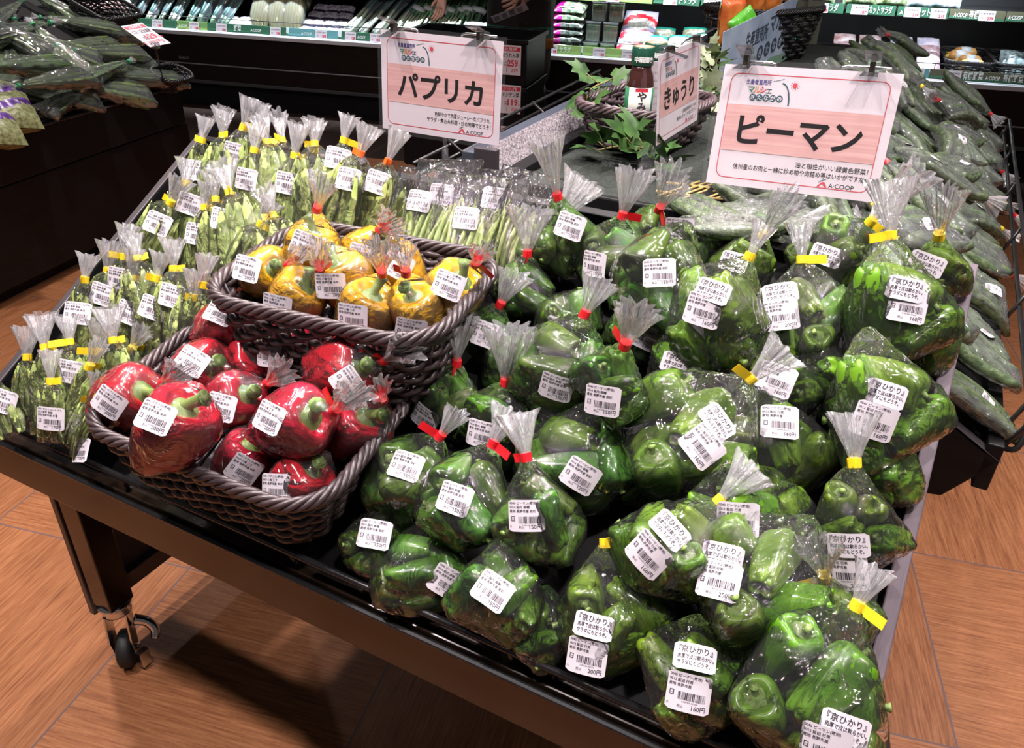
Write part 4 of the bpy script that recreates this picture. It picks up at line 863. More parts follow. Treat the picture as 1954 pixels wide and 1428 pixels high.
for i, px in enumerate((902, 935)): g('crinkled_bag', FOIL, fpt(px, 50, .12).x, .14, ZD + .07, ('left', 'right')[i] + ' crinkled clear bag behind the black crates', 'bag', 'crinkled bags by the worker', 40)
M_MAG = mat('magenta_print', (.42, .01, .22), .3, coat=.6); M_SALADB = mat('salad_in_bag', (.10, .16, .10), .25, var=.7, scale=40, bump=.8, coat=.7, col2=(.42, .55, .36)); M_DKSAL = mat('dark_salad_in_bag', (.03, .045, .03), .25, var=.7, scale=40, bump=.8, coat=.7, col2=(.20, .24, .20))
MAGP = pack_mesh('salad_pack', .20, .14, .05, (M_SALADB, M_MAG), lambda u, v: 1 if u < -.45 else 0, 4); MAGD = pack_mesh('salad_pack', .20, .14, .05, (M_DKSAL, M_MAG), lambda u, v: 1 if u < -.45 else 0, 6)
for i in range(6): g('salad_pack', MAGP if i > 3 else MAGD, fpt(1082, 90, .14).x, .15 + .010 * i, ZD + .035 + .041 * i, 'magenta-ended salad pack, %s from the bottom of its stack' % ORD[i], 'pack', 'magenta salad packs', 74, 0, (i * 53 % 7) - 3)
M_CRESS = mat('cress_tops', (.05, .15, .04), .6, var=.6, scale=120, bump=1, col2=(.15, .30, .10)); M_CSTEM = mat('cress_stems', (.45, .52, .36), .6, var=.4, scale=90, stretch=(4, 4, .3)); M_BOXC = film_mat('clear_box', .16, refl=.10, rough=.1, bump=.2, scale=30, hazecol=(.80, .88, .90))
def sprout_box(name, w, h, t):
    m = MB(); m.box((0, 0, h * .30), (w * .92, t * .9, h * .56), 0); m.box((0, 0, h * .72), (w * .90, t * .88, h * .30), 1); return m.mesh('sprouts', (M_CSTEM, M_CRESS))
def box_shell(w, h, t):
    m = MB(); m.box((0, 0, h / 2), (w, t, h), 0); m.box((0, 0, h + .003), (w * 1.12, t * 1.12, .007), 0); return m.mesh('clear_box', M_BOXC)
SPR, SHL = sprout_box('s', .085, .105, .07), box_shell(.085, .105, .07); SPS, SHS = sprout_box('s', .085, .055, .07), box_shell(.085, .055, .07)
for i, (px, py, sh, nm) in enumerate(((1128, 88, 1, 'low clear box of cress at the bottom left'), (1160, 90, 1, 'low clear box of cress at the bottom right'), (1130, 70, 0, 'tall clear box of cress in the middle left'), (1163, 70, 0, 'clear box of cress in the middle right'), (1140, 32, 0, 'clear box of cress on top at the left'), (1172, 45, 0, 'clear box of cress on top at the right'))):
    p = fpt(px, py, .12); zz = ZD + (.0 if i < 2 else (.064 if i < 4 else .178)); g('cress_box', SPS if sh else SPR, p.x, .12 + .04 * (i // 2), zz, nm, 'cress box', 'clear boxes of cress', 0, 0, 0, [('clear_box', SHS if sh else SHL)])
M_SPRT = mat('bean_sprouts', (.62, .60, .55), .35, var=.35, scale=70, bump=.8, coat=.7); M_SRED = mat('sprout_bag_red', (.66, .015, .035), .3, coat=.6); M_SLIL = mat('sprout_bag_lilac', (.55, .53, .72), .3, coat=.6)
def arch(u, v):
    r = math.hypot(u * .85, v + .55); return 1 if (.62 < r < .98 and v > -.6) else (0 if r <= .62 else 2)
MOY = pack_mesh('sprout_bag', .21, .16, .05, (M_SPRT, M_SRED, M_SLIL), arch, 2)
for i in range(3): g('bean_sprout_bag', MOY, fpt(1208, 100, .10).x + .008 * i, .10 + .055 * i, ZD + .045 + .07 * i, 'red and lilac bag of bean sprouts, %s of three stepped up' % ORD[i], 'bag', 'bean sprout bags', 48)
M_CUTC = mat('cut_cabbage_bag', (.50, .60, .34), .3, var=.5, scale=50, bump=.8, coat=.7, col2=(.72, .76, .55)); M_TEALP = mat('teal_print', (.02, .33, .24), .3, coat=.6)
CUTC = pack_mesh('cut_vegetable_bag', .16, .15, .06, (M_CUTC, M_TEALP), lambda u, v: 1 if v > .55 or v < -.8 else 0, 8)
for i, (px, dd, zz) in enumerate(((1248, .11, .06), (1262, .20, .10), (1300, .12, .07), (1325, .20, .11), (1352, .14, .09), (1400, .15, .09), (1450, .15, .09), (1500, .15, .09))): g('cut_vegetable_bag', CUTC, fpt(px, 80, dd).x, dd, ZD + zz, '%s teal-edged bag of cut vegetables right of the bean sprouts' % ORD[i], 'bag', 'teal-edged cut vegetable bags', 45)
M_BLUEP = mat('blue_pack', (.05, .20, .55), .3, var=.5, scale=30, coat=.6, col2=(.6, .7, .85)); BLU = pack_mesh('pack', .15, .12, .04, (M_BLUEP,), None, 3)
for i, px in enumerate((1545, 1572)): g('blue_pack', BLU, fpt(px, 70, .2).x, .2, ZD + .07, ('left', 'right')[i] + ' blue and white pack beyond the dark hanging tags', 'pack', 'blue packs', 50)
M_RW = mat('red_white_print', (.62, .05, .04), .3, var=.6, scale=16, col2=(.80, .78, .80), coat=.7, bump=.4); M_LIL = mat('lilac_print', (.50, .50, .72), .3, var=.4, scale=18, col2=(.74, .68, .78), coat=.7, bump=.5); M_HAM = mat('pink_contents', (.42, .24, .28), .3, var=.4, scale=40, bump=.8, coat=.7, col2=(.62, .42, .46))
RWP = pack_mesh('pack', .125, .15, .028, (M_RW, M_HAM), lambda u, v: 0 if v > -.3 else 1, 5); LLP = pack_mesh('pack', .125, .16, .030, (M_LIL, M_HAM), lambda u, v: 0 if v > -.1 else 1, 6)
for c, (px, me, col, dx) in enumerate(((1610, RWP, 'red and white', 0), (1660, RWP, 'red and white', 0), (1722, LLP, 'lilac and pink', 0), (1775, LLP, 'lilac and pink', 0))):
    for i in range(4): g('cut_vegetable_pack', me, fpt(px, 110, .12).x, .11 + .045 * i, ZD + .045 + .030 * i, '%s printed pack, %s of four stepped up, %s column from the left' % (col, ORD[i], ORD[c]), 'pack', 'printed packs stepped up in columns', 62, 0, (i * 29 % 5) - 2)
M_ONION = mat('onion_skin', (.62, .27, .07), .35, var=.3, scale=25, stretch=(1, 1, .2), col2=(.75, .42, .14)); M_NETL = mat('white_band_label', (.70, .76, .80), .4)
def onion_pack():
    m = MB()
    for sx in (-.034, .034): m.lathe([(0, -.032), (.016, -.030), (.031, -.016), (.036, 0), (.031, .017), (.014, .030), (0, .033)], 16, 0, T=Matrix.Translation((sx, 0, 0)) @ Matrix.Rotation(PI / 2, 4, 'Y'))
    m.lathe([(.0375, -.026), (.0385, 0), (.0375, .026)], 18, 1, T=Matrix.Rotation(PI / 2, 4, 'Y')); m.lathe([(.004, -.10), (.008, -.075), (.02, -.062)], 8, 2, T=Matrix.Rotation(PI / 2, 4, 'Y')); return m.mesh('onion_pack', (M_ONION, M_NETL, mat('yellow_net', (.6, .36, .04), .5)))
ONP = onion_pack()
bpx = fpt(1850, 128, .12)
for i in range(4): g('onion_net_pack', ONP, bpx.x + (-.03 if i == 2 else .01), .13 + .075 * i, ZD + .058 + .012 * i, 'net of brown onions with white band, %s from the front in the basket' % ORD[i], 'onions', 'onion nets in the black basket', 0, 0, 0)
for i, (px, nm) in enumerate(((1850, 'black basket of onion nets in the cold case'), (1948, 'black basket of leafy packs at the right edge of the case'))):
    basket(ROOM @ Matrix.Translation((fpt(px, 128, .12).x, FRONT + .27, ZD + .002)) @ Matrix.Rotation(.10, 4, 'X'), .26, .36, .10, nm, mt=M_WICKER_B, rows=7, stakes=30, rad=.004, group='black baskets in the case', taper=.9)
LFB = pack_mesh('leafy_bag', .10, .16, .05, (mat('bluish_leaf_bag', (.10, .20, .19), .25, var=.7, scale=40, bump=.8, coat=.7, col2=(.50, .64, .66)),), None, 12)
for i in range(3): g('leafy_bag', LFB, fpt(1940 + 14 * (i % 2), 128, .12).x, .15 + .07 * i, ZD + .07, '%s bluish leafy bag from the front in the right-hand basket' % ORD[i], 'bag', 'leafy bags in the basket', 40)
SALB = pack_mesh('salad_bag', .19, .16, .05, (mat('salad_bag', (.20, .34, .08), .3, var=.7, scale=35, bump=.8, coat=.7, col2=(.62, .70, .44)),), None, 14); BLB = pack_mesh('salad_bag', .19, .16, .05, (mat('blue_white_bag', (.50, .58, .80), .3, var=.5, scale=30, coat=.7, bump=.6, col2=(.75, .82, .86)),), None, 15)
for i, px in enumerate((1100, 1180, 1290, 1370, 1560, 1640, 1700, 1762, 1800)): g('salad_bag', BLB if px > 1740 else SALB, fpt(px, 5, .2).x, .22, .835 + .085, '%s bag from the left lying on the upper shelf' % ORD[i], 'bag', 'bags on the upper shelf', 25)
SAL = pack_mesh('pink_pack', .16, .12, .05, (mat('salmon_pack', (.62, .24, .20), .3, var=.5, scale=40, coat=.7, bump=.6, col2=(.75, .48, .44)),), None, 16)
for i, px in enumerate((170, 205, 232)): g('pink_pack', SAL, fpt(px, 30, .12).x, .14, ZD + .07 + .02 * i, '%s salmon-pink pack beyond the dark wicker basket' % ORD[i], 'pack', 'salmon-pink packs', 45)
# ================================================================== GREENS STAND ON THE LEFT
SF = -1.37; DE = 2.41
gst = empty('greens_stand', ROOM @ Vector((SF - .4, 1.6, 0)), 'black display cabinet at the left heaped with bagged leafy greens', 'display stand')
GI = Matrix.Translation(-(ROOM @ Vector((SF - .4, 1.6, 0)))) @ ROOM
def gb(a, b, name, m): mb = MB(); mb.box2(a, b); return bevelled(mb.build(name, m, gst, GI), .004)
gb((SF - .8, -.3, .06), (SF, DE, .40), 'lower_panel', M_BLACK); gb((SF - .8, -.3, .405), (SF + .006, DE - .015, .556), 'upper_panel', M_BLACK); gb((SF - .010, -.3, .556), (SF + .010, DE - .01, .562), 'top_edging', M_EDGE_L)
gb((SF - .78, -.28, .0), (SF - .06, DE - .05, .06), 'toe_board', M_BLACK)
mb = MB(); a25 = math.radians(25); gr = Matrix.Translation((SF, 0, .552)) @ Matrix.Rotation(a25, 4, 'Y'); mb.box2((-.86, -.28, -.01), (0, DE - .02, .0)); bevelled(mb.build('slope_board', M_BLACK, gst, GI @ gr), .002)
w_ = MB()
for (dx, z) in ((.004, .612), (.004, .585)): w_.tube([(SF + dx, -.2, z), (SF + dx, 2.1, z)] + ([(SF + dx - .03, 2.16, z - .02), (SF - .03, 2.18, .56)] if z > .6 else []), .0035, 6)
for k in range(5): d_ = .2 + k * .42; w_.tube([(SF + .004, d_, .614), (SF + .004, d_ + .004, .556)], .003, 6)
w_.build('wire_rail', M_BLK_METAL, gst, GI)
def gslope(px, py, h):                               # place h above the heap's slope, in world space
    n = FD * math.sin(a25) + UP * math.cos(a25); return on_plane(px, py, n, FD * SF + UP * .555 + n * h)
def blade_mesh(seed, L):
    r_ = random.Random(seed); m = MB(); n = 9
    for k in range(20):
        y = r_.uniform(-1, 1); x = r_.uniform(-1, 1); tw = r_.uniform(-.6, .6); w = r_.uniform(.005, .010); vs = []
        for i in range(n):
            t = i / (n - 1); ww = w * (.25 + 1.3 * math.sin(PI * min(1, t * 1.02)) ** .8 * t); c = Vector((x * (.012 + .030 * t), y * (.010 + .016 * t), (t - .5) * L * (1 - .03 * abs(x)))); dv = Vector((math.cos(tw + t), math.sin(tw + t), 0))
            vs += [c - dv * ww, c + dv * ww + Vector((0, 0, .002)), c + Vector((-dv.y, dv.x, 0)) * ww * .35]
        m.add(vs, [f for i in range(n - 1) for f in ((3 * i, 3 * i + 2, 3 * i + 5, 3 * i + 3), (3 * i + 2, 3 * i + 1, 3 * i + 4, 3 * i + 5))], 0, True)
    return m
LEAFFILM = film_mat('leafy_bag_film', .09, refl=.17, rough=.06, bump=1.0, scale=40, stretch=(1, 1, .6), hazecol=(.55, .62, .58), fres=1.0); GTIE = mat('green_tie', (.03, .36, .13), .4)
LB = []
for i in range(4):
    m = blade_mesh(i, .27); pts = [Vector(v) for v in m.v[::2]]; top = -.135
    film = hull_film('bag_film', pts, -.165, LEAFFILM, i, .004, wrinkle=.0055, maxlen=.022, extra=[Vector((.045 * s_, .006 * q_, .155)) for s_ in (-1, 1) for q_ in (-1, 1)])
    LB.append((m.mesh('leaves', M_LEAF), film))
tm = MB(); tm.lathe([(.0075, -.004), (.009, -.004), (.009, .004), (.0075, .004)], 12); TIEG = tm.mesh('tie', GTIE)
GRN = [(10, 25, 55, -10, 0), (130, 25, 95, 4, 0), (30, 62, 110, 40, 1), (160, 48, 105, 38, 1), (40, 110, 5, 62, 0), (95, 88, 52, 74, 1), (170, 88, 150, 88, 1), (12, 108, 0, 85, 0), (120, 108, 105, 92, 1), (215, 100, 180, 98, 1), (55, 128, 32, 128, 2), (135, 118, 110, 110, 0), (250, 128, 228, 132, 0), (190, 140, 215, 130, 1), (15, 155, 5, 160, 0), (110, 155, 67, 160, 2), (240, 150, 206, 148, 0), (200, 170, 165, 163, 0), (130, 190, 170, 165, 0), (285, 150, 262, 148, 0), (90, 178, 60, 172, 0), (55, 80, 30, 40, 0), (200, 60, 170, 55, 0), (5, 60, -30, 40, 1)]
GW = ('beside the wicker basket', 'before the price card', 'over the wire rail', 'behind the purple-banded bags', 'on the heap')
GROW = {}
for i in range(len(GRN)): GROW.setdefault(sum(GRN[i][1] >= b for b in (75, 116, 146)), []).append(i)
for i, (cx, cy, nx, ny, lay) in enumerate(GRN):
    rw = sum(cy >= b for b in (75, 116, 146)); kk = sorted(GROW[rw], key=lambda q: GRN[q][0]).index(i)
    P = gslope(cx, cy, .055 + .045 * lay); Q = gslope(nx, ny, .06 + .045 * lay); n = FD * math.sin(a25) + UP * math.cos(a25)
    ax = (Q - P).normalized(); x, y, z = basis(-ax, n); s_ = 1.02 + .1 * ((i * 7) % 3)
    w = 'over the wire rail' if cy > 145 else ('near the top of the heap' if cy < 70 else 'in the middle of the heap')
    sd = 'at the photo\'s left edge' if cx < 45 else ('towards the black wicker baskets' if cx > 180 else ('left of centre' if cx < 100 else 'right of centre'))
    r = empty('bag_of_greens', mw=frame(P, x * s_, y * s_, z * s_), label='bag of leafy greens, %s from the left in the %s of the heap' % (ORD[kk], ('topmost row', 'second row down', 'third row down', 'lowest row')[rw]), cat='bag of greens', group='bagged leafy greens on the left stand')
    lf, fm = LB[i % 4]; put('leaves', lf, r); put('bag_film', fm, r); N = Matrix.Translation((0, 0, -.165)); put('tie', TIEG, r, N); put('bag_top', TUFTS[i % 5], r, N @ Matrix.Rotation(PI, 4, 'X') @ Matrix.Scale(.8, 4))
M_EDA = mat('edamame_pods', (.20, .24, .07), .4, var=.5, scale=70, bump=1.0, col2=(.42, .44, .22)); M_EPUR = mat('purple_band', (.12, .03, .30), .35, coat=.5)
EDA = pack_mesh('bag', .16, .20, .085, (M_EDA, M_EPUR), lambda u, v: 1 if abs(u * .5 + v) < .22 or v > .8 else 0, 21)
for i, (px, py, h, nm) in enumerate(((22, 215, .06, 'purple-banded bag of green pods nearest the wire rail'), (-12, 245, .06, 'purple-banded bag of green pods cut by the photo edge'), (8, 190, .05, 'purple-banded bag of green pods behind the front two'))):
    P = gslope(px, py, h); n = FD * math.sin(a25) + UP * math.cos(a25); x, y, z = basis((FN * .5 - FD * .7 + UP * .3), n); o = put('purple_banded_bag', EDA, mw=frame(P, x, y, z)); tag(o, nm, 'bag', 'purple-banded bags')
PB1 = gslope(185, 62, .0); Bx = (FD * math.cos(a25) - UP * math.sin(a25)); NB = FD * math.sin(a25) + UP * math.cos(a25)
basket(frame(gslope(196, 50, .02), Bx, FN, NB), .20, .27, .10, 'black wicker basket high on the greens stand', mt=M_WICKER_B, rows=9, stakes=34, rad=.0045, group='black wicker baskets of the greens stand')
basket(frame(gslope(322, 166, .005), Bx, FN, NB), .115, .19, .07, 'black wicker basket at the end of the greens stand rail', mt=M_WICKER_B, rows=8, stakes=30, rad=.004, group='black wicker baskets of the greens stand')
# price card on the stand's end
def price_card(T, w, h, head, name, price, sub, label, parent=None, redhead=True):
    m = MB(); m.box((0, 0, -.0006), (w, h, .001), 0); z = .0004
    m.add([(-w * .46, h * .30, z), (w * .46, h * .30, z), (w * .46, h * .44, z), (-w * .46, h * .44, z)], [(0, 1, 2, 3)], 1) if redhead else None
    m.text(head, (0, h * .325, z * 2), X3, Y3, h * .12, 0, 'C', .02, fit=w * .6); m.text(name, (0 if redhead else w * .1, h * .10, z), X3, Y3, h * .17, 2, 'C', .02, fit=w * (.84 if redhead else .6))
    m.text(price, (w * .36, -h * .20, z), X3, Y3, h * .30, 1, 'R', .03, fit=w * .50); m.text('円', (w * .37, -h * .20, z), X3, Y3, h * .09, 1); m.text(sub, (w * .36, -h * .40, z), X3, Y3, h * .17, 1, 'R', .01); m.text('本体\n価格', (-w * .30, -h * .12, z), X3, Y3, h * .08, 2)
    m.add([(-w * .18, -h * .42, z), (-w * .16, -h * .42, z), (-w * .16, -h * .24, z), (-w * .18, -h * .24, z)], [(0, 1, 2, 3)], 2)
    return m
def unproj_card(px, py, depth): return CAM + ray(px, py) * depth
pc = [unproj_card(*q) for q in ((240, 49, 2.90), (281, 43, 2.95), (314, 83, 2.86), (278, 91, 2.81))]
xd = ((pc[1] - pc[0]) + (pc[2] - pc[3])).normalized(); yd = ((pc[0] - pc[3]) + (pc[1] - pc[2])); yd = (yd - xd * yd.dot(xd)).normalized(); ctr = sum(pc, Vector()) / 4
m = price_card(None, (pc[1] - pc[0]).length, (pc[0] - pc[3]).length, 'お買得野菜', 'とびしま信濃産', '129', '139円', '')
pst = empty('price_card_stand', ctr, 'tilted price card with red head reading 129 above the greens', 'price card'); put('card', m.mesh('card', (M_CARD, M_TRED, M_TBLK)), pst, Matrix.Translation(-ctr) @ frame(ctr, xd, yd, xd.cross(yd)))
mb = MB(); e_ = (pc[2] + pc[3]) / 2; mb.box(e_ - ctr, (.03, .02, .022)); bevelled(mb.build('clip', M_CLEAR, pst), .003); mb = MB(); b_ = at_z(305, 128, .60); mb.tube([e_ - ctr, e_.lerp(b_, .5) - ctr + Vector((0, 0, -.02)), b_ - ctr], .004, 8); mb.build('pole', M_BLK_METAL, pst)

# ================================================================== CRATE STACK AND WORKER
CT = ROOM @ Matrix.Translation((-.35, 3.52, 0))
M_CRATE = mat('black_crate_plastic', (.006, .006, .007), .45, spec=.2)
for i in range(3):
    z0, z1 = .05 + i * .225, .05 + (i + 1) * .225 - .004; r = empty('black_crate', mw=CT @ Matrix.Translation((0, 0, z0)), label='black plastic crate, %s of the stack before the worker' % ('lowest', 'middle one', 'open top one')[i], cat='crate', group='stacked black crates'); h = z1 - z0
    mb = MB()
    for (a, b) in (((-.34, -.22, 0), (.34, -.205, h)), ((-.34, .205, 0), (.34, .22, h)), ((-.34, -.205, 0), (-.325, .205, h)), ((.325, -.205, 0), (.34, .205, h)), ((-.325, -.205, 0), (.325, .205, .012))): mb.box2(a, b)
    bevelled(mb.build('crate_body', M_CRATE, r), .004); mb = MB()
    for sg in (-1, 1): mb.box2((-.352, sg * .22 - .012, h - .022), (.352, sg * .22 + .012, h)); mb.box2((sg * .34 - .012, -.22, h - .022), (sg * .34 + .012, .22, h))
    bevelled(mb.build('crate_rim', M_CRATE, r), .003)
mb = MB(); mb.box((0, 0, .047), (.66, .44, .006)); dl = empty('crate_dolly', mw=CT, label='low black dolly under the crate stack', cat='dolly'); mb.build('dolly_board', M_CRATE, dl)
for sx in (-1, 1):
    for sy in (-1, 1): mb = MB(); mb.lathe([(.0, -.014), (.022, -.014), (.022, .014), (0, .014)], 16, T=Matrix.Translation((sx * .27, sy * .16, .0222)) @ Matrix.Rotation(PI / 2, 4, 'X')); mb.build('wheel', M_RUBBER, dl)
for i, (py, nm, p, s_, hd) in enumerate(((115, 'ほうれん草', '259', '279', 'お買得'), (190, 'チンゲン菜', '119', '128', 'いちおし野菜'), (268, '水菜', '128', '138', 'お買得'))):
    c = on_plane(974, py, FN, ROOM @ Vector((0, 3.52 - .236, 0))); T = frame(c, FD, UP, -FN)
    m = price_card(None, .108, .140, hd, nm, p, s_, ''); o = m.build('price_card', (M_CARD, M_TRED, M_TBLK), mw=T); tag(o, 'white price card reading %s yen on the black crates' % p, 'price card', 'price cards on the crates')

SKIN = mat('skin', (.60, .33, .24), .5, var=.12, scale=12, sss=0); M_APRON = mat('dark_brown_apron', (.012, .004, .004), .7, var=.3, scale=40); M_TROU = mat('brown_grey_trousers', (.060, .042, .038), .8, var=.2, scale=60); M_BOOT = mat('navy_boot', (.012, .016, .035), .45); M_HAIR = mat('black_hair', (.012, .010, .010), .5)
PW = ROOM @ Matrix.Translation((-.22, 4.02, 0)) @ Matrix.Rotation(PI, 4, 'Z')     # faces the camera (+y local is forward)
person = empty('person', mw=PW, label='person in dark brown apron reaching into a black crate, holding a paper strip', cat='person')
def skin(name, nodes, edges, m, lev=2, parent=person, root=0):
    me = bpy.data.meshes.new(name); me.from_pydata([n[0] for n in nodes], edges, []); me.materials.append(m)
    o = put(name, me, parent); sk = o.modifiers.new('skin', 'SKIN'); sk.use_smooth_shade = True
    for i, n in enumerate(nodes): d = me.skin_vertices[0].data[i]; r = n[1]; d.radius = r if hasattr(r, '__len__') else (r, r); d.use_root = (i == root)
    sb = o.modifiers.new('sub', 'SUBSURF'); sb.levels = lev; sb.render_levels = lev; return o
# local: +x = image left, +y = toward camera. image-left arm reaches down into the crate
N_ = [((0, 0, .95), (.15, .11)), ((0, .01, 1.10), (.13, .10)), ((0, .03, 1.28), (.16, .11)), ((0, .05, 1.42), (.07, .06)), ((0, .07, 1.48), (.052, .055)), ((0, .10, 1.56), (.072, .085)), ((0, .11, 1.66), (.070, .085)),
      ((.17, .05, 1.38), .06), ((.27, .14, 1.12), .043), ((.335, .34, .90), .030), ((.345, .375, .865), (.026, .018)),
      ((-.17, .05, 1.38), .06), ((-.27, .10, 1.12), .043), ((-.135, .33, .905), .030), ((-.095, .355, .89), (.026, .018)),
      ((.09, 0, .90), .095), ((.10, .03, .50), .062), ((.105, 0, .10), .042), ((-.09, 0, .90), .095), ((-.10, .03, .50), .062), ((-.105, 0, .10), .042)]
E_ = [(0, 1), (1, 2), (2, 3), (3, 4), (4, 5), (5, 6), (2, 7), (7, 8), (8, 9), (9, 10), (2, 11), (11, 12), (12, 13), (13, 14), (0, 15), (15, 16), (16, 17), (0, 18), (18, 19), (19, 20)]
def add_hand(w, palm, d, side, curl):              # palm node index, direction of the fingers, side = across the palm
    d = Vector(d).normalized(); side = Vector(side).normalized(); nrm = d.cross(side); p = Vector(N_[palm][0])
    N_.append((tuple(p + d * .045), (.036, .015))); k = len(N_) - 1; E_.append((palm, k))
    for i, (off, L) in enumerate(((-.031, .066), (-.011, .076), (.010, .071), (.030, .056))):
        q = p + d * .062 + side * off; N_.append((tuple(q), .0098)); a = len(N_) - 1; E_.append((k, a)); prev = a; dd = d + side * off * 3
        for j in range(3):
            dd = (dd + nrm * curl * (j + 1) * .5).normalized(); q = q + dd * L * (.45, .32, .25)[j]; N_.append((tuple(q), (.0088, .008, .0066)[j])); E_.append((prev, len(N_) - 1)); prev = len(N_) - 1
    q = p + side * -.030 + d * .012; N_.append((tuple(q), .012)); a = len(N_) - 1; E_.append((palm, a)); q = q + (d * .6 - side * .7 + nrm * curl * .4).normalized() * .036; N_.append((tuple(q), .010)); E_.append((a, len(N_) - 1)); a = len(N_) - 1
    q = q + (d * .9 - side * .2 + nrm * curl).normalized() * .028; N_.append((tuple(q), .008)); E_.append((a, len(N_) - 1))
add_hand(9, 10, (.10, .35, -.93), (-.85, .5, .05), .30); add_hand(13, 14, (.80, .25, -.38), (.35, .1, .93), .55)
skin('body', N_, E_, SKIN)
skin('shirt', [((0, 0, .95), (.165, .125)), ((0, .01, 1.12), (.15, .118)), ((0, .03, 1.28), (.178, .128)), ((0, .045, 1.40), (.10, .085)), ((.175, .05, 1.38), .075), ((.24, .10, 1.20), .062), ((-.175, .05, 1.38), .075), ((-.24, .08, 1.20), .062)], [(0, 1), (1, 2), (2, 3), (2, 4), (4, 5), (2, 6), (6, 7)], M_APRON)
skin('trousers', [((0, 0, .96), (.165, .125)), ((.092, .0, .88), .112), ((.10, .025, .52), .088), ((.105, .0, .36), .078), ((-.092, .0, .88), .112), ((-.10, .025, .52), .088), ((-.105, .0, .36), .078)], [(0, 1), (1, 2), (2, 3), (0, 4), (4, 5), (5, 6)], M_TROU)
for sx in (-1, 1):
    skin('boot', [((sx * .105, -.01, .40), .066), ((sx * .105, -.01, .12), .058), ((sx * .105, -.005, .052), (.048, .050)), ((sx * .11, .10, .042), (.045, .038)), ((sx * .112, .16, .036), (.036, .030))], [(0, 1), (1, 2), (2, 3), (3, 4)], M_BOOT)
mb = MB(); vs = []; n = 13
for i in range(14):
    t = i / 13; z = 1.34 - t * .74
    for j in range(n): a = (j / (n - 1) - .5) * (1.5 + 1.5 * min(1, t * 1.6)); r = .15 + .035 * t; vs.append((r * 1.10 * math.sin(a), .03 + r * .92 * math.cos(a) + .004 * math.sin(5 * a + 3 * t), z))
fs = [(i * n + j, i * n + j + 1, (i + 1) * n + j + 1, (i + 1) * n + j) for i in range(13) for j in range(n - 1)]; mb.add(vs, fs, 0, True)
for k, f in enumerate(fs):
    i = k // (n - 1); mb.m[k] = 1 if i == 11 else (2 if i == 12 else 0)
o = mb.build('apron', (M_APRON, mat('apron_green_band', (.02, .16, .10), .7), mat('apron_orange_band', (.55, .20, .05), .7)), person); sm = o.modifiers.new('thick', 'SOLIDIFY'); sm.thickness = .004
mb = MB(); mb.lathe([(0, .115), (.05, .108), (.079, .08), (.090, .03), (.090, -.02), (.080, -.06)], 20, fn=lambda ph, i: 1.0, T=Matrix.Translation((0, .085, 1.635))); mb.build('hair', M_HAIR, person)
for sx in (-1, 1): mb = MB(); mb.lathe([(0, -.008), (.008, -.006), (.010, 0), (.008, .006), (0, .008)], 10, T=Matrix.Translation((sx * .028, .178, 1.615))); mb.build('eye', M_HAIR, person)
mb = MB(); mb.tube(spline([(0, .185, 1.61), (0, .200, 1.575), (0, .192, 1.565)], 3), [.008, .009, .010, .012, .013, .012, .009], 8); mb.build('nose', SKIN, person); mb = MB(); mb.tube([(-.022, .172, 1.535), (0, .182, 1.532), (.022, .172, 1.535)], .005, 6); mb.build('mouth', mat('lips', (.35, .10, .09), .5), person)
pa, pb = on_plane(940, 38, FN, ROOM @ Vector((0, 3.66, 0))), on_plane(1006, 12, FN, ROOM @ Vector((0, 3.66, 0)))
xd = (pb - pa).normalized(); yd = (UP * .8 - FN * .6); yd = (yd - xd * yd.dot(xd)).normalized(); L = (pb - pa).length
m = MB(); m.box((0, 0, 0), (L, .045, .0006), 0)
for i in range(4): m.add([(-L * .45 + i * L * .22, -.016, .0005), (-L * .30 + i * L * .22, -.016, .0005), (-L * .30 + i * L * .22, .012, .0005), (-L * .45 + i * L * .22, .012, .0005)], [(0, 1, 2, 3)], 1)
o = m.build('paper_strip', (M_TAGP, mat('grey_print', (.30, .26, .28), .6)), mw=frame((pa + pb) / 2, xd, yd, xd.cross(yd))); tag(o, 'printed paper strip held in the hand of the worker', 'paper')

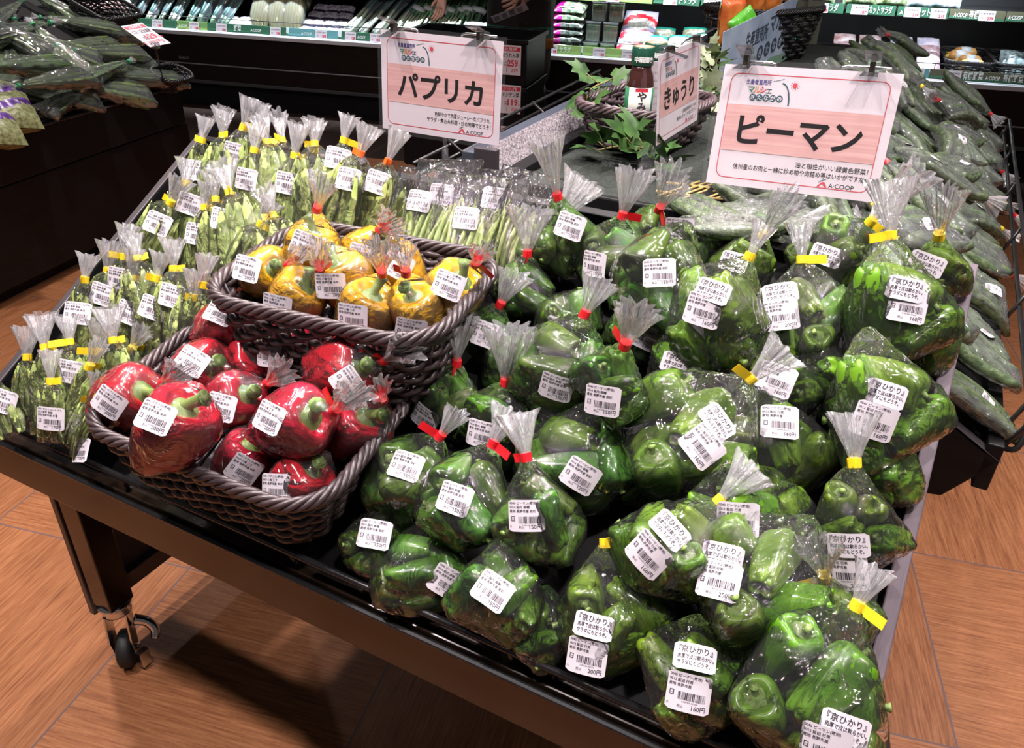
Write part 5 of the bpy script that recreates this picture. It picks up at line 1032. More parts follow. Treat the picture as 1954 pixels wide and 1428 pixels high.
# ================================================================== THINGS ON THE ISLAND'S DECK
bc = at_z(1225, 300, .9); BW = frame(Vector((.668, .905, .902)), Vector((math.cos(-.10), math.sin(-.10), 0)), Vector((-math.sin(-.10), math.cos(-.10), 0)), UP)
M_WICKER_V = mat('mauve_brown_wicker', (.085, .055, .060), .4, spec=.6, var=.3, scale=30)
basket(BW, .185, .23, .074, 'mauve-brown wicker basket of seasoning bottles on the island deck', mt=M_WICKER_V, rows=8, stakes=26, rad=.004, taper=.80, rim=.005)
M_GLASSD = mat('dark_sauce_glass', (.045, .014, .012), .08, spec=.8, coat=.8); M_CAP = mat('green_cap', (.012, .075, .045), .3, coat=.4); M_CAPT = mat('cream_cap_top', (.70, .55, .33), .45); M_BLABEL = mat('bottle_label', (.66, .68, .62), .4); M_BGRN = mat('bottle_green', (.03, .16, .07), .4)
def bottle():
    m1 = MB(); m1.lathe([(.0, 0), (.022, 0), (.0245, .004), (.0245, .075), (.022, .090), (.0175, .100), (.017, .108)], 24); a = m1.mesh('glass', M_GLASSD)
    m2 = MB(); m2.lathe([(.0185, .106), (.0195, .107), (.0195, .134), (.0185, .136)], 24, 0); m2.lathe([(.0185, .1362), (.0, .1364)], 24, 1)
    for i, ch in enumerate('中華風味'): an = -PI / 2 + (i - 1.5) * .42; m2.text(ch, (.0198 * math.cos(an), .0198 * math.sin(an), .113), (-math.sin(an), math.cos(an), 0), (0, 0, 1), .010, 2, 'C', .03)
    b = m2.mesh('cap', (M_CAP, M_CAPT, M_TXT))
    m3 = MB(); m3.lathe([(.0249, .010), (.0249, .072)], 28, 0)
    for k in range(28):
        j = k % 28; an = 2 * PI * (j + .5) / 28; m3.m[k] = 0 if -2.5 < an - 2 * PI * (an > PI) < -.6 else 1
    for i, ch in enumerate('やみつき'[:3]): m3.text(ch, (-.006, -.0253, .052 - i * .017), (1, 0, 0), (0, 0, 1), .017, 2, 'L', .04)
    m3.add([(-.010, -.0252, .066), (.012, -.0252, .066), (.012, -.0252, .072), (-.010, -.0252, .072)], [(0, 1, 2, 3)], 3)
    c = m3.mesh('wrap_label', (M_BLABEL, M_BGRN, M_TBLK, M_TRED)); return a, b, c
BA, BB, BC = bottle()
for i, (px, py, nm) in enumerate(((1217, 205, 'nearest seasoning bottle with green cap in the deck basket'), (1240, 192, 'seasoning bottle behind the nearest one, beside a white leaflet'))):
    p = at_y(px, py, .88 + .06 * i); zz = .928
    r = empty('seasoning_bottle', (p.x, p.y, zz), nm, 'bottle', 'seasoning bottles in the basket'); r.rotation_euler = (0, 0, .45)
    for nme, me in (('glass', BA), ('cap', BB), ('wrap_label', BC)): put(nme, me, r)
m = MB(); p = at_y(1247, 175, .90); m.box((0, 0, .0), (.032, .001, .10), 0)
for i in range(6): m.text('きゅうりの浅漬け' if i == 2 else 'かんたんレシピ', (-.013, -.0008, .03 - i * .013), (1, 0, 0), (0, 0, 1), .0055, 2 if i == 2 else 1, fit=.026)
o = m.build('leaflet', (M_CARD, M_TBLK, M_TRED), mw=frame(p, Vector((.86, .5, 0)), Vector((-.5, .86, .1)).normalized(), UP)); tag(o, 'white recipe leaflet standing in the bottle basket', 'leaflet')
# ivy
M_IVY = mat('ivy_leaf', (.022, .075, .014), .45, var=.4, scale=30, col2=(.07, .16, .035)); M_IVYP = mat('pale_ivy_leaf', (.22, .28, .13), .5, var=.3, scale=25, col2=(.45, .50, .32)); M_IVYS = mat('ivy_stem', (.20, .16, .06), .6)
def leaf(m, o, d, n, s, mi=0):
    d = Vector(d).normalized(); n = Vector(n); x = d.cross(n).normalized(); n = x.cross(d); pts = [(0, 0), (.30, -.12), (.55, .18), (.30, .34), (.42, .62), (.16, .62), (0, 1.05)]
    P = [o + (x * a + d * b + n * (-.25 * a * a + .10 * math.sin(b * 3))) * s for a, b in pts] + [o + (x * -a + d * b + n * (-.25 * a * a + .10 * math.sin(b * 3))) * s for a, b in pts[1:6]]
    m.add(P, [(0, 1, 2, 3), (0, 3, 5, 6), (3, 4, 5), (0, 9, 8, 7), (0, 6, 11, 9), (9, 11, 10)], mi, True)
def ivy(name, spots, label, pale, seed, spread, size, count, anchor):
    r_ = random.Random(seed); root = empty('ivy_garland', spots[0], label, 'artificial ivy', 'artificial ivy garlands'); st = MB(); lv = MB(); o0 = Vector(spots[0])
    path = spline(spots, 6); st.tube([p - o0 for p in path], .0018, 5)
    for i in range(count):
        p = path[r_.randrange(len(path))] - o0; d = Vector((r_.uniform(-1, 1), r_.uniform(-1, 1), r_.uniform(-.2, .7))).normalized(); q = p + d * spread * r_.uniform(.2, 1); st.tube([p, q], .0009, 4); leaf(lv, q, d + Vector((0, 0, -.2)), Vector((r_.uniform(-.5, .8), r_.uniform(-1, .1), .9)), size * r_.uniform(.7, 1.2), 1 if pale and r_.random() < .75 else 0)
    st.build('stem', M_IVYS, root); lv.build('leaves', (M_IVY, M_IVYP), root); return root
ivy('a', [Vector((.64, .76, .912)), Vector((.70, .745, .93)), Vector((.76, .73, .912))], 'ivy sprigs in front of the bottle basket', False, 3, .045, .055, 17, 0)
ivy('b', [Vector((.60, .80, .96)), Vector((.575, .86, .985)), Vector((.575, .95, .99))], 'ivy sprigs spilling over the left rim of the bottle basket', False, 5, .035, .042, 10, 0)
ivy('c', [unproj_card(1362, 262, 1.62), unproj_card(1350, 210, 1.70), unproj_card(1362, 160, 1.76), unproj_card(1350, 110, 1.84)], 'pale ivy garland climbing between two signs on the deck', True, 8, .045, .042, 60, 0)
mb = MB()
for i in range(7):
    a = Vector((.80 + i * .011, .600, .9035)); mb.tube([a, a + Vector((.035, .09, .004))], .0022, 5, cap=True)
for i in range(2): mb.tube([Vector((.79, .62 + i * .05, .9035)), Vector((.90, .62 + i * .05, .908))], .0025, 5)
o = mb.build('bamboo_mat', mat('bamboo', (.42, .30, .10), .5), mw=Matrix.Identity(4)); tag(o, 'small bamboo slat mat on the near end of the deck', 'mat')
# big blue sign, orange bags, dark hanging tags further along
bs = [unproj_card(*q) for q in ((1378, 66, 1.95), (1517, -6, 2.25), (1508, 112, 2.25), (1372, 190, 1.95))]
ctr = sum(bs, Vector()) / 4; xd = ((bs[1] - bs[0]) + (bs[2] - bs[3])).normalized(); yd = UP - xd * UP.dot(xd); yd.normalize(); w = (bs[1] - bs[0]).length; h = .165
M_SKYB = mat('sign_pale_blue', (.30, .43, .62), .25, var=.25, scale=9, col2=(.52, .60, .72)); M_HILL = mat('sign_green_hill', (.20, .36, .24), .3); M_SGT = mat('sign_dark_lettering', (.05, .07, .10), .4)
sg = empty('market_sign', ctr, 'large pale blue market sign below the orange bags', 'sign'); TI = Matrix.Translation(-ctr) @ frame(ctr, xd, yd, xd.cross(yd))
m = MB(); m.box((0, 0, -.001), (w, h, .002), 0); m.add([(-w * .5, -h * .5, .0004), (w * .5, -h * .5, .0004), (w * .5, -h * .40, .0004), (w * .2, -h * .30, .0004), (-w * .1, -h * .40, .0004), (-w * .35, -h * .26, .0004), (-w * .5, -h * .34, .0004)], [tuple(range(7))], 1)
m.text('生産直売所', (-w * .20, h * .08, .0006), X3, Y3, .045, 2, bold=.02, fit=w * .3); m.text('マルシェ', (w * .12, h * .14, .0006), X3, Y3, .055, 2, bold=.02, fit=w * .36)
for i in range(5): disc(m, w * (.02 + .10 * i), -h * .12, .020, 2, .0006); m.text('きたながの'[i], (w * (.02 + .10 * i), -h * .12 - .010, .0009), X3, Y3, .026, 0, 'C', .02)
m.build('sign_face', (M_SKYB, M_HILL, M_SGT), sg, TI); mb = MB()
for xx in (-w * .42, w * .42): mb.tube([TI @ Vector((xx, h * .4, -.006)), Vector((TI @ Vector((xx, 0, -.006))).xy.to_tuple() + (.905 - ctr.z,))], .005, 8)
mb.build('stand_legs', M_BLK_METAL, sg)
M_ORB = mat('orange_bag_print', (.75, .10, .012), .3, var=.35, scale=14, coat=.7, bump=.7, col2=(.82, .30, .06)); ORB = pack_mesh('orange_bag', .085, .12, .05, (M_ORB, mat('bag_top_crimp', (.80, .16, .03), .35, coat=.6)), lambda u, v: 1 if v > .82 else 0, 31); GRB = pack_mesh('green_bag', .055, .075, .03, (mat('bright_green_pack', (.12, .55, .04), .3, coat=.7, var=.2, scale=20),), None, 32)
for i, (px, py, dp, an) in enumerate(((1396, 40, 2.10, .3), (1412, 14, 2.28, -.3), (1438, 16, 2.24, .5), (1466, 14, 2.34, .1), (1494, 2, 2.46, -.4))):
    P = unproj_card(px, py, dp); o = put('orange_bag', ORB, mw=Matrix.Translation(P) @ Matrix.Rotation(.7 + an, 4, 'Z') @ Matrix.Rotation(-.25 * an, 4, 'Y')); tag(o, 'glossy orange bag above the blue market sign, %s from the left' % ORD[i], 'bag', 'orange bags over the blue sign')
o = put('green_pack', GRB, mw=Matrix.Translation(unproj_card(1418, 42, 2.04)) @ Matrix.Rotation(.7, 4, 'Z') @ Matrix.Rotation(.9, 4, 'Y')); tag(o, 'bright green packet lying against the orange bags', 'bag')
P = unproj_card(1435, 75, 2.32); basket(Matrix.Translation((P.x + .02, P.y, .90)) @ Matrix.Rotation(1.2, 4, 'Z'), .34, .22, .14, 'dark wicker basket under the orange bags', mt=M_WICKER_B, rows=9, stakes=30, rad=.005)
for i, (px, py, w, h) in enumerate(((1535, 14, .045, .12), (1553, 32, .048, .15))):
    P = unproj_card(px, py, 2.3); m = MB(); m.box((0, 0, 0), (w, .002, h), 0)
    for k in range(5): m.box((0, -.0012, h * .3 - k * .018), (w * .6, .0005, .003), 1)
    o = m.build('hanging_tag', (mat('olive_tag', (.10, .11, .08), .3), M_TBLK), mw=frame(P, Vector((.9, .44, 0)), Vector((-.44, .9, 0)), UP)); tag(o, ('upper', 'lower')[i] + ' olive hanging tag right of the blue sign', 'tag', 'olive hanging tags')
    mb = MB(); 
# ================================================================== WICKER BASKETS OF PAPRIKA
def level_basket(centre, ypr, w, d, h, label):
    R = rotm(*ypr); x, y, z = R @ Vector((1, 0, 0)), R @ Vector((0, 1, 0)), R @ Vector((0, 0, 1)); c = Vector(centre)
    basket(frame(c - z * h, x, y, z), w - .012, d - .012, h, label, group='wicker baskets on the front stand', rows=9, stakes=40, rad=.0046, slope=.30, taper=.84); return c, z
RC, RN = level_basket((.4994, .0640, .7500), (3.2, 9.5, 3.3), .338, .230, .078, 'dark brown wicker basket holding the bagged red peppers')
YC, YN = level_basket((.548, .2125, .868), (5.8, 5.0, .1), .314, .226, .088, 'dark brown wicker basket holding the bagged yellow peppers')
def fruitbag(kind, i, c, st, hz, sticker, tape, label, tuft=True):
    C0, n = (RC, RN) if kind == 'R' else (YC, YN)
    hz -= .024 if kind == 'Y' else .006; P = on_plane(*c, n, C0 + n * hz); Q = on_plane(*st, n, C0 + n * (hz + .030)); ax = (Q - P).normalized()
    vw = (CAM - P).normalized(); td = None
    if tape: t3 = on_plane(*tape, n, C0 + n * (hz + .05)); td = (t3 - P).normalized()
    place_bag(kind, i, P, ax, vw if abs(ax.dot(vw)) < .9 else n, (.81 + .02 * (i % 3) if kind == 'Y' else (.98 if i in (5, 7) else .82 if i in (9, 10) else .90 + .02 * (i % 3))), label, 'bagged pepper', 'bagged %s peppers in the wicker basket' % ('red' if kind == 'R' else 'yellow'), ('red', 'l' if i % 2 else 's') if tape else None, [('p200', *sticker)] if sticker else (), TUFTS[i % 5] if tape else None, flagrot=i * 1.1, tuft_dir=td)
RED = [((430, 627), (492, 606), .018, (420, 597, 22), None, 'bagged red pepper at the back left corner, pale cut stem facing the yellow basket'),
    ((556, 662), (578, 612), .020, (514, 676, 5), (535, 640), 'bagged red pepper at the back, green stem up, touching the yellow basket'),
    ((650, 706), (722, 690), .045, (664, 733, 55), (722, 672), 'bagged red pepper at the back right, sticker slanting steeply'),
    ((380, 706), (446, 702), .004, (366, 690, 30), None, 'bagged red pepper in the second row, left, sticker on its top'),
    ((240, 764), (300, 736), .000, (209, 768, 35), (302, 724), 'bagged red pepper at the front left corner of its basket'),
    ((326, 822), (352, 776), .044, (297, 796, 22), None, 'large bagged red pepper overhanging the basket front, its bag corner dangling'),
    ((440, 772), (492, 742), -.004, (422, 777, 15), (490, 735), 'bagged red pepper in the middle of the basket, behind the front two'),
    ((556, 808), (616, 790), .030, (514, 797, 28), (608, 764), 'bagged red pepper at the centre right, sticker left of its stem'),
    ((676, 824), (704, 792), -.012, None, (660, 796), 'bagged red pepper without sticker at the right end of the basket'),
    ((458, 886), (486, 838), -.034, (466, 896, 28), None, 'bagged red pepper at the front middle with its sticker near the rim'),
    ((566, 928), (606, 884), -.030, (527, 931, 3), None, 'bagged red pepper in the front right corner of its basket'),
    ((478, 704), (500, 676), -.018, None, (488, 716), 'bagged red pepper mostly hidden between its neighbours, red tie showing')]
for i, a in enumerate(RED): fruitbag('R', i, *a)
YEL = [((500, 527), (552, 505), .004, (471, 513, 15), (550, 478), 'bagged yellow pepper at the left end of its basket'),
    ((594, 487), (600, 440), .024, (583, 468, 22), (606, 424), 'bagged yellow pepper at the back left, sticker on its top'),
    ((688, 494), (742, 476), .004, (692, 490, 14), (668, 486), 'bagged yellow pepper at the back, its sticker under a red tie'),
    ((666, 548), (642, 505), .010, (631, 545, 0), None, 'bagged yellow pepper in the middle, upright sticker on its left side'),
    ((766, 528), (745, 482), .010, (759, 507, 28), (820, 500), 'bagged yellow pepper right of the middle, back row'),
    ((858, 562), (888, 526), .008, (856, 545, 22), (882, 522), 'bagged yellow pepper at the right end of its basket'),
    ((560, 578), (592, 538), -.004, (529, 585, 14), (552, 530), 'bagged yellow pepper at the front left with a thick green stem'),
    ((694, 602), (712, 560), -.002, (673, 604, 8), (684, 549), 'bagged yellow pepper at the front middle with a thick green stem'),
    ((800, 606), (788, 566), -.004, (784, 629, 10), (797, 544), 'bagged yellow pepper at the front right above the basket corner'),
    ((728, 505), (735, 476), -.022, None, (727, 468), 'bagged yellow pepper mostly hidden at the back, red tie showing')]
for i, a in enumerate(YEL): fruitbag('Y', i, *a)

# ================================================================== FLAT BEANS AND SNAP PEAS
BEANS = [('A', (378, 318), (386, 268), 'y', (374, 326, 10)), ('A', (424, 308), (425, 259), 's', None), ('A', (450, 296), (464, 244), 'l', (447, 292, 15)), ('A', (490, 292), (494, 243), 'l', None), ('A', (520, 322), (509, 272), 'l', None),
    ('A', (477, 345), (485, 287), 's', (470, 342, 12)), ('A', (545, 316), (538, 268), 'l', None), ('A', (553, 354), (562, 297), 's', (549, 350, 12)), ('A', (603, 326), (600, 275), 's', None), ('A', (596, 347), (600, 288), 's', (593, 345, 12)), ('A', (645, 318), (656, 268), 'l', (645, 303, 15)), ('A', (666, 362), (688, 294), 'o', (664, 342, 14)), ('A', (722, 354), (740, 309), 'o', (720, 348, 20)),
    ('B', (350, 400), (354, 350), 's', (362, 390, 18)), ('B', (300, 442), (326, 387), 's', (301, 427, 25)), ('B', (382, 458), (391, 396), 's', (376, 447, 12)), ('B', (418, 432), (412, 381), 'l', (428, 420, 12)), ('B', (450, 416), (437, 368), 's', None), ('B', (478, 470), (498, 428), 's', None), ('B', (533, 446), (521, 412), 's', None),
    ('C', (155, 594), (162, 534), 's', (148, 598, 8)), ('C', (197, 569), (205, 516), 's', (196, 562, 18)), ('C', (230, 541), (237, 490), 'l', (228, 531, 12)), ('C', (272, 536), (262, 494), 's', None), ('C', (246, 594), (252, 531), 'l', (246, 597, 20)), ('C', (291, 586), (300, 532), 's', (292, 588, 20)), ('C', (333, 562), (331, 513), 's', (328, 565, 14)), ('C', (302, 648), (344, 597), 'l', (305, 664, 22)), ('C', (362, 610), (368, 568), 's', None), ('C', (378, 588), (386, 544), 's', None),
    ('D', (15, 778), (-12, 722), 's', (4, 765, 15)), ('D', (52, 737), (52, 682), 's', None), ('D', (92, 714), (85, 663), 'l', None), ('D', (140, 706), (133, 653), 'l', (131, 709, 8)), ('D', (98, 787), (97, 728), 's', (97, 799, 5)), ('D', (150, 752), (171, 700), 's', None), ('D', (182, 722), (189, 671), 'l', None), ('D', (224, 702), (216, 650), 's', None), ('D', (216, 730), (251, 667), 'l', (222, 728, 10)), ('D', (152, 820), (178, 766), 's', (172, 862, 10))]
ROWN = {'A': 'back', 'B': 'second', 'C': 'third', 'D': 'front'}; cnt = {}
for i, (row, c, t, fl_, st) in enumerate(BEANS):
    k = cnt.get(row, 0); cnt[row] = k + 1
    nz = get_pack('B', i % 5)[2]; lie = i in (27, 38); s = {'A': .80, 'B': .78, 'C': .70, 'D': .63}[row] + .03 * (i % 3) + (.12 if fl_ == 'o' else 0); Q = tray(*t, .05 if lie else {'A': .085, 'B': .082, 'C': .074, 'D': .066}[row] + .006 * (i % 3)); P0 = tray(*c, .015)
    ax = (Q - P0).normalized(); want = math.atan2(t[1] - c[1], t[0] - c[0]); best = 9
    for k_ in range(-20, 21):                                     # upright, leaning back, tipped sideways as far as it looks
        a_ = (UP * .66 + Y_T * .46 + X_T * (k_ * .035)).normalized(); q0 = to_px(Q - a_ * .06); e_ = abs(math.atan2(t[1] - q0[1], t[0] - q0[0]) - want)
        if not lie and e_ < best: best = e_; ax = a_
    while not lie and ((Q - ax * (nz + .080) * s) - T_O).dot(Y_T) < .014 and s > .45: s *= .96
    P = Q - ax * nz * s
    col = 'orange' if fl_ == 'o' else 'yellow'
    place_bag('B', i % 5, P, Q - P, N_T, s, 'bag of flat beans, %s from left in the %s row, %s tie%s' % (ORD[k], ROWN[row], col, ' and sticker' if st else ''), 'bag of beans', 'bags of flat green beans',
              (col, 'l' if fl_ == 'l' else 's'), [('b180' if fl_ == 'o' else 'b170', *st)] if st else (), TUFTS[i % 5], flagrot=(i * 2.3) % 6.28, fx=.84)
SNAP = [((845, 428), (852, 372), (842, 372, 8)), ((800, 442), (812, 378), (800, 384, 10)), ((876, 458), (896, 388), (889, 417, 6)), ((922, 446), (938, 376), (943, 379, 8)), ((972, 452), (996, 392), None)]
for i, (c, t, st) in enumerate(SNAP):
    P = tray(*c, .000 + .010 * (i % 3)); Q = tray(*t, .018 + .010 * (i % 3))
    place_bag('S', i % 2, P, Q - P, N_T, .80, 'flat open-topped bag of snap peas, %s from the left%s' % (ORD[i], ' under its white sticker' if st else ', without sticker'), 'bag of snap peas', 'bags of snap peas', None, [('s240', *st)] if st else ())

# ================================================================== GREEN PEPPERS
# kind, body centre, tie, height, tie height, tie colour, stickers, words
G, K = 'G', 'K'
PEP = [
 (G, (715, 1048), (722, 985), .010, .02, None, [('g150', 715, 1020, 10)], 'low bag of small green peppers at the front corner of the red pepper basket'),
 (G, (800, 1095), (812, 1035), .008, .02, None, [('g150', 853, 1110, 30)], 'low bag of small peppers at the front rail with tilted sticker, second 150 yen bag'),
 (G, (945, 1140), (955, 1070), .010, .02, None, [('g150', 940, 1128, 35)], 'low bag of green peppers at the front rail with a diamond-tilted 150 yen sticker'),
 (G, (1030, 1205), (1040, 1145), .004, .02, None, [], 'small unlabelled bag of peppers low at the rail, left of a 200 yen bag'),
 (G, (770, 925), (832, 844), .020, .055, 'red', [('g150', 775, 890, 18)], 'bag of green peppers beside the red pepper basket, red tie pulled right, 150 yen'),
 (G, (885, 960), (940, 849), .050, .080, 'red', [('g150', 868, 952, 20)], 'bag of green peppers with tall clear top and broad red tie, 150 yen, front middle'),
 (G, (1032, 1000), (1012, 908), .060, .085, 'red', [('g150', 1005, 984, 0)], 'bag of green peppers with a level 150 yen sticker and tiny red tie'),
 (G, (1095, 890), (1125, 800), .040, .07, None, [('g120', 1108, 908, 32)], 'bag of green peppers with a diamond-tilted 120 yen sticker'),
 (G, (860, 775), (870, 704), .010, .05, 'red', [('g150', 812, 796, 35)], 'bag of green peppers right of the yellow pepper basket corner, long gathered top'),
 (G, (955, 815), (963, 740), .010, .05, 'red', [('g150', 920, 828, 15)], 'bag of green peppers with half-hidden sticker and long clear top, left of the middle'),
 (G, (925, 640), (961, 569), .010, .05, 'red', [('g150', 928, 639, 20)], 'bag of green peppers right of the yellow pepper basket, 150 yen sticker'),
 (G, (1000, 560), (1006, 489), .000, .04, 'red', [], 'unlabelled bag of green peppers behind the right rim of the yellow pepper basket'),
 (G, (1075, 615), (1104, 623), .018, .070, None, [('g150', 1069, 630, 12)], 'bag of green peppers in the centre with a half-covered sticker'),
 (G, (1065, 705), (1104, 624), .040, .075, 'red', [('g150', 1062, 738, 18)], 'bag of green peppers lying in the centre with upturned clear top and red tie'),
 (G, (1165, 735), (1187, 675), .045, .085, 'red', [('g150', 1150, 764, 10)], 'bag of green peppers in the centre, sticker half veiled by clear film, red tie above'),
 (G, (1220, 640), (1200, 585), .006, .04, None, [('g150', 1228, 640, 25)], 'bag of green peppers veiled behind a gathered clear top in the centre'),
 (G, (1160, 500), (1183, 426), .012, .055, 'red', [('g180', 1134, 504, 12)], 'bag of green peppers in the back row with 180 yen sticker and red tie'),
 (G, (1258, 545), (1290, 476), .016, .055, None, [('g150', 1258, 521, -3)], 'bag of green peppers in the back, square level 150 yen sticker'),
 (G, (1085, 470), (1072, 412), .000, .04, 'red', [('g150', 1088, 432, 20)], 'bag of green peppers at the back left with tall fanned clear top and red tie'),
 (G, (1235, 455), (1258, 400), .000, .05, 'red', [], 'bag of green peppers at the back edge between two tall clear tops'),
 (G, (1330, 478), (1300, 420), .002, .05, None, [('g150', 1296, 440, 5)], 'bag of green peppers at the back edge, sticker seen through a white gathered top'),
 (G, (1030, 480), (1090, 385), -.004, .03, 'red', [], 'bag of green peppers at the very back beside the snap peas'),
 (G, (1090, 790), (1060, 770), -.004, .02, None, [], 'bag of green peppers deep in the heap, only glimpsed at the centre'),
 (G, (985, 700), (970, 640), -.004, .02, None, [], 'bag of green peppers low in the heap beside the yellow pepper basket'),
 (K, (1158, 1188), (1155, 1052), .022, .05, 'yellow', [('kyo', 1133, 1195, 15), ('k200', 1120, 1253, 14)], 'tall bag of large green peppers at the front rail with two stickers, 200 yen'),
 (K, (1322, 1300), (1330, 1208), .012, .03, None, [('kyo', 1326, 1256, 12), ('k160', 1314, 1322, 14)], 'bag of large green peppers at the front rail with two level stickers, 160 yen'),
 (K, (1270, 1050), (1362, 966), .075, .095, 'yellow', [('kyo', 1278, 1012, 48), ('k160', 1238, 1058, 48)], 'bag of large green peppers with two steeply slanting stickers and yellow tie on its right'),
 (K, (1430, 1110), (1505, 1040), .070, .085, None, [('kyo', 1378, 1062, 13), ('k200', 1372, 1108, 14)], 'large bag of green peppers bulging over the front, 200 yen, clear top to the right'),
 (K, (1545, 1335), (1598, 1230), .050, .075, 'yellow', [('kyo', 1612, 1390, 20), ('k200', 1575, 1425, 18)], 'large bag of green peppers at the front right corner with long yellow tie'),
 (K, (1590, 1195), (1580, 1140), .006, .04, 'yellow', [('kyo', 1545, 1217, 5)], 'bag of large peppers squeezed by the right board, crumpled clear top'),
 (K, (1635, 1010), (1632, 896), .055, .085, 'yellow', [('kyo', 1618, 1040, 2), ('k200', 1615, 1092, 3)], 'bag of long pale green peppers by the right board with two level stickers, 200 yen'),
 (K, (1690, 900), (1650, 860), .020, .05, None, [], 'unlabelled bag holding one long pale green pepper against the right board'),
 (K, (1415, 985), (1400, 925), .006, .03, None, [('k160', 1408, 992, 4)], 'bag of green peppers sunk low, sticker seen behind a gathered clear top'),
 (G, (1212, 905), (1205, 828), .012, .05, None, [('kyo', 1168, 915, 18)], 'bag of green peppers with one round pepper and a curled name sticker'),
 (K, (1295, 835), (1380, 766), .060, .085, 'yellow', [('kyo', 1368, 806, 55), ('k160', 1340, 852, 52)], 'large bag of green peppers in the middle with steep stickers, 160 yen, yellow tie'),
 (K, (1480, 865), (1450, 790), .030, .06, None, [('k160', 1488, 806, 5)], 'bag of green peppers right of the middle with a level 160 yen sticker'),
 (K, (1680, 790), (1665, 700), .045, .07, None, [('kyo', 1690, 752, 18), ('k160', 1668, 804, 18)], 'large bag of green peppers by the right board, two slanted stickers, 160 yen'),
 (K, (1490, 745), (1475, 690), .010, .03, None, [('k160', 1480, 725, 20)], 'bag of peppers under a flattened white clear top in the gap right of the middle'),
 (K, (1310, 715), (1290, 640), .030, .06, None, [('kyo', 1294, 696, 18), ('k160', 1290, 738, 15)], 'bag of green peppers in the middle, name sticker above a half-covered price sticker'),
 (K, (1370, 610), (1418, 514), .045, .080, 'yellow', [('kyo', 1360, 556, 18), ('k160', 1342, 592, 17)], 'bag of large green peppers in the back half, two stickers at its left, 160 yen'),
 (K, (1410, 515), (1448, 461), .008, .05, 'yellow', [('kyo', 1400, 500, 15)], 'bag of green peppers at the back edge with fanned clear top and yellow tie'),
 (K, (1530, 615), (1530, 514), .050, .080, 'yellow', [('kyo', 1489, 560, -8), ('k200', 1489, 602, -7)], 'bag of large green peppers in the back half with back-tilted stickers, 200 yen'),
 (K, (1580, 505), (1648, 437), .012, .06, 'yellow', [('kyo', 1576, 488, 18)], 'bag of green peppers at the back right, name sticker only, tie on its right'),
 (K, (1700, 610), (1700, 528), .055, .085, 'yellow', [('kyo', 1728, 552, 12), ('k160', 1732, 584, 10)], 'bag of large green peppers near the right board, back half, 160 yen, broad clear top'),
 (K, (1785, 535), (1790, 472), .010, .055, 'yellow', [('kyo', 1768, 504, 20)], 'bag of peppers in the back right corner with tall bluish clear top'),
 (K, (1770, 650), (1760, 590), .000, .04, None, [], 'unlabelled bag of peppers wedged along the right board, back half'),
 (K, (1585, 730), (1570, 670), -.002, .03, None, [], 'unlabelled bag of peppers low in the shadow right of the middle'),
 (K, (1490, 1010), (1490, 950), -.004, .03, None, [], 'unlabelled bag of peppers in the dark gap left of the right-hand bags'),
 (K, (1440, 1290), (1440, 1220), -.004, .03, None, [], 'unlabelled bag of peppers low at the rail between the 160 yen and corner bags'),
]
PEPC = []
PW_ = (110, 150, 150, 100, 160, 160, 150, 180, 115, 130, 90, 100, 130, 165, 130, 110, 120, 170, 120, 110, 100, 90, 120, 110, 205, 190, 195, 240, 265, 140, 170, 130, 130, 110, 240, 185, 205, 140, 150, 195, 130, 165, 150, 195, 80, 80, 120, 120, 120)
WN = {}
def spheres(items, T): return [T @ (TI @ Vector((0, 0, q))) for _, _, TI, _ in items for q in (-.02, .02)]
order = sorted(range(len(PEP)), key=lambda i: PEP[i][3])
for i in order:
    kind, c, t, h, ht, col, sts, lab = PEP[i]; var = i % (6 if kind == 'G' else 7); items, film, nz, bv, zt, allp = get_pack(kind, var); WN[(kind, var)] = .5 * (max(p.x for p in allp) - min(p.x for p in allp)) + .5 * (max(p.z for p in allp) - min(p.z for p in allp))
    for it in range(14):                                          # let the bag rest on those beneath it
        P = tray(*c, h); Q = tray(*t, ht if not it else h + max(.02, ht - PEP[i][3])); s = PW_[i] * (1.20 if kind == 'G' else 1.10) / FPX * (P - CAM).dot(CF) / WN[(kind, var)]; s = max(.55, min(1.15, s)); x, y, z = basis(Q - P, N_T); T = frame(P, x * s, y * s, z * s)
        sp = spheres(items, T); low = min(((p - T_O).dot(N_T) - .022 * s) for p in sp); r0 = .021 if kind == 'G' else .026
        hit = sum(1 for p in sp for (q, r) in PEPC if (p - q).length < (r0 * s + r) * .74)
        if low > -.032 and hit <= 2 or h > .105: break
        h += .007
    PEPC += [(p, r0 * s) for p in sp]
    big = i in (8, 9, 11, 16, 18, 19, 21, 40, 42, 43, 44)
    place_bag(kind, var, P, z, N_T, s, lab, 'bag of peppers', 'bags of green peppers', (col, 'l' if i % 3 else 's') if col else None, sts, (TUFTS_BIG if big else TUFTS)[i % 4] if col and i != 24 else None, flagrot=(i * 1.9) % 6.28)

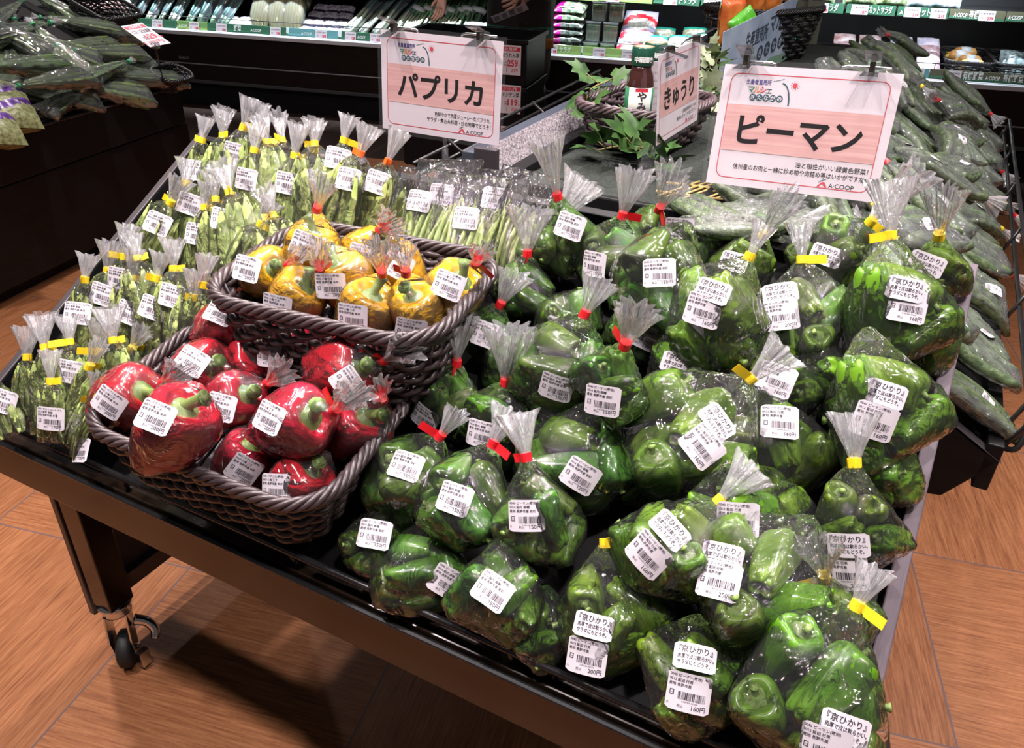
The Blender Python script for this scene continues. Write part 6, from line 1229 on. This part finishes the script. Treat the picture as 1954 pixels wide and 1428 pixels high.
# ================================================================== CUCUMBERS ON THE ISLAND'S SLOPE
CN = Vector((math.sin(math.radians(30.8)), 0, math.cos(math.radians(30.8)))); CUP = Vector((-math.cos(math.radians(30.8)), 0, math.sin(math.radians(30.8)))); C0 = Vector((1.31, 0, .652))
rc = random.Random(4); COLW = ('low beside the wire rail', 'halfway up the slope', 'high on the slope')
def cuke(row, lab, u, y, h, ang, flip, i, st=True):
    P = C0 + CUP * u + CN * h + Vector((0, y, 0)); ax = (CUP * math.cos(ang) + Vector((0, 1, 0)) * math.sin(ang)) * (1 if flip else -1)
    r = place_bag('C', i % 4, P, ax, (CN + Vector((rc.uniform(-.15, .15), rc.uniform(-.15, .15), 0))).normalized(), .78 + .07 * rc.random(), lab, 'bag of cucumbers', 'bags of cucumbers on the island slope', (('yellow', 'red')[i % 2], 'n') if i % 3 == 0 else ('red', 'n') if i % 5 == 0 else None, (), TUFTS[i % 5] if i % 3 == 0 or i % 5 == 0 else None)
    if st:
        items, film, nz, bv, zt, allp = get_pack('C', i % 4); T = r.matrix_world; o = Vector((rc.uniform(-.012, .012), .2, rc.uniform(-.05, .05))); hh, nn, _, _ = bv.ray_cast(o, Vector((0, -1, 0)))
        if hh is not None:
            q = put('price_sticker', STK['c'], r); x = Vector((0, 0, 1)) if i % 2 else Vector((1, 0, .3)).normalized(); x = (x - nn * x.dot(nn)).normalized(); q.matrix_local = frame(hh + nn * .003, x, nn.cross(x), nn)
i = 0
for row in range(17):
    y = .615 + row * .112
    for col in range(3):
        u = (.085, .265, .440)[col] + rc.uniform(-.02, .02)
        cuke(row, 'bag of cucumbers %s, %s from the near end' % (COLW[col], ORD[row] if row < 16 else 'seventeenth'), u, y + rc.uniform(-.02, .02), .022 + (.012 if row % 2 else 0), rc.uniform(-.8, .8), rc.random() < .5, i, row < 9 and rc.random() < .6); i += 1
for row in range(10):
    y = .66 + row * .185
    for col in range(2):
        u = (.20, .40)[col] + rc.uniform(-.03, .03); cuke(row, 'bag of cucumbers lying on top of the others %s, %s from the near end' % (('lower', 'upper')[col], ORD[row]), u, y + rc.uniform(-.03, .03), .078 + (.012 if row % 2 else 0), rc.uniform(-1.3, 1.3), rc.random() < .5, i, row < 7); i += 1
for k, (px, py, an) in enumerate(((1338, 402, 2.3), (1392, 428, 1.0), (1440, 402, .5), (1502, 420, 1.9))):
    P = at_z(px, py, .925); place_bag('C', k % 4, P, Vector((math.sin(an), math.cos(an), .02)), UP, .60, 'bag of cucumbers on the deck end behind the pepper tray, %s from left' % ORD[k], 'bag of cucumbers', 'bags of cucumbers on the deck', ('yellow', 'n') if k == 1 else None, (), TUFTS[k] if k == 1 else None)
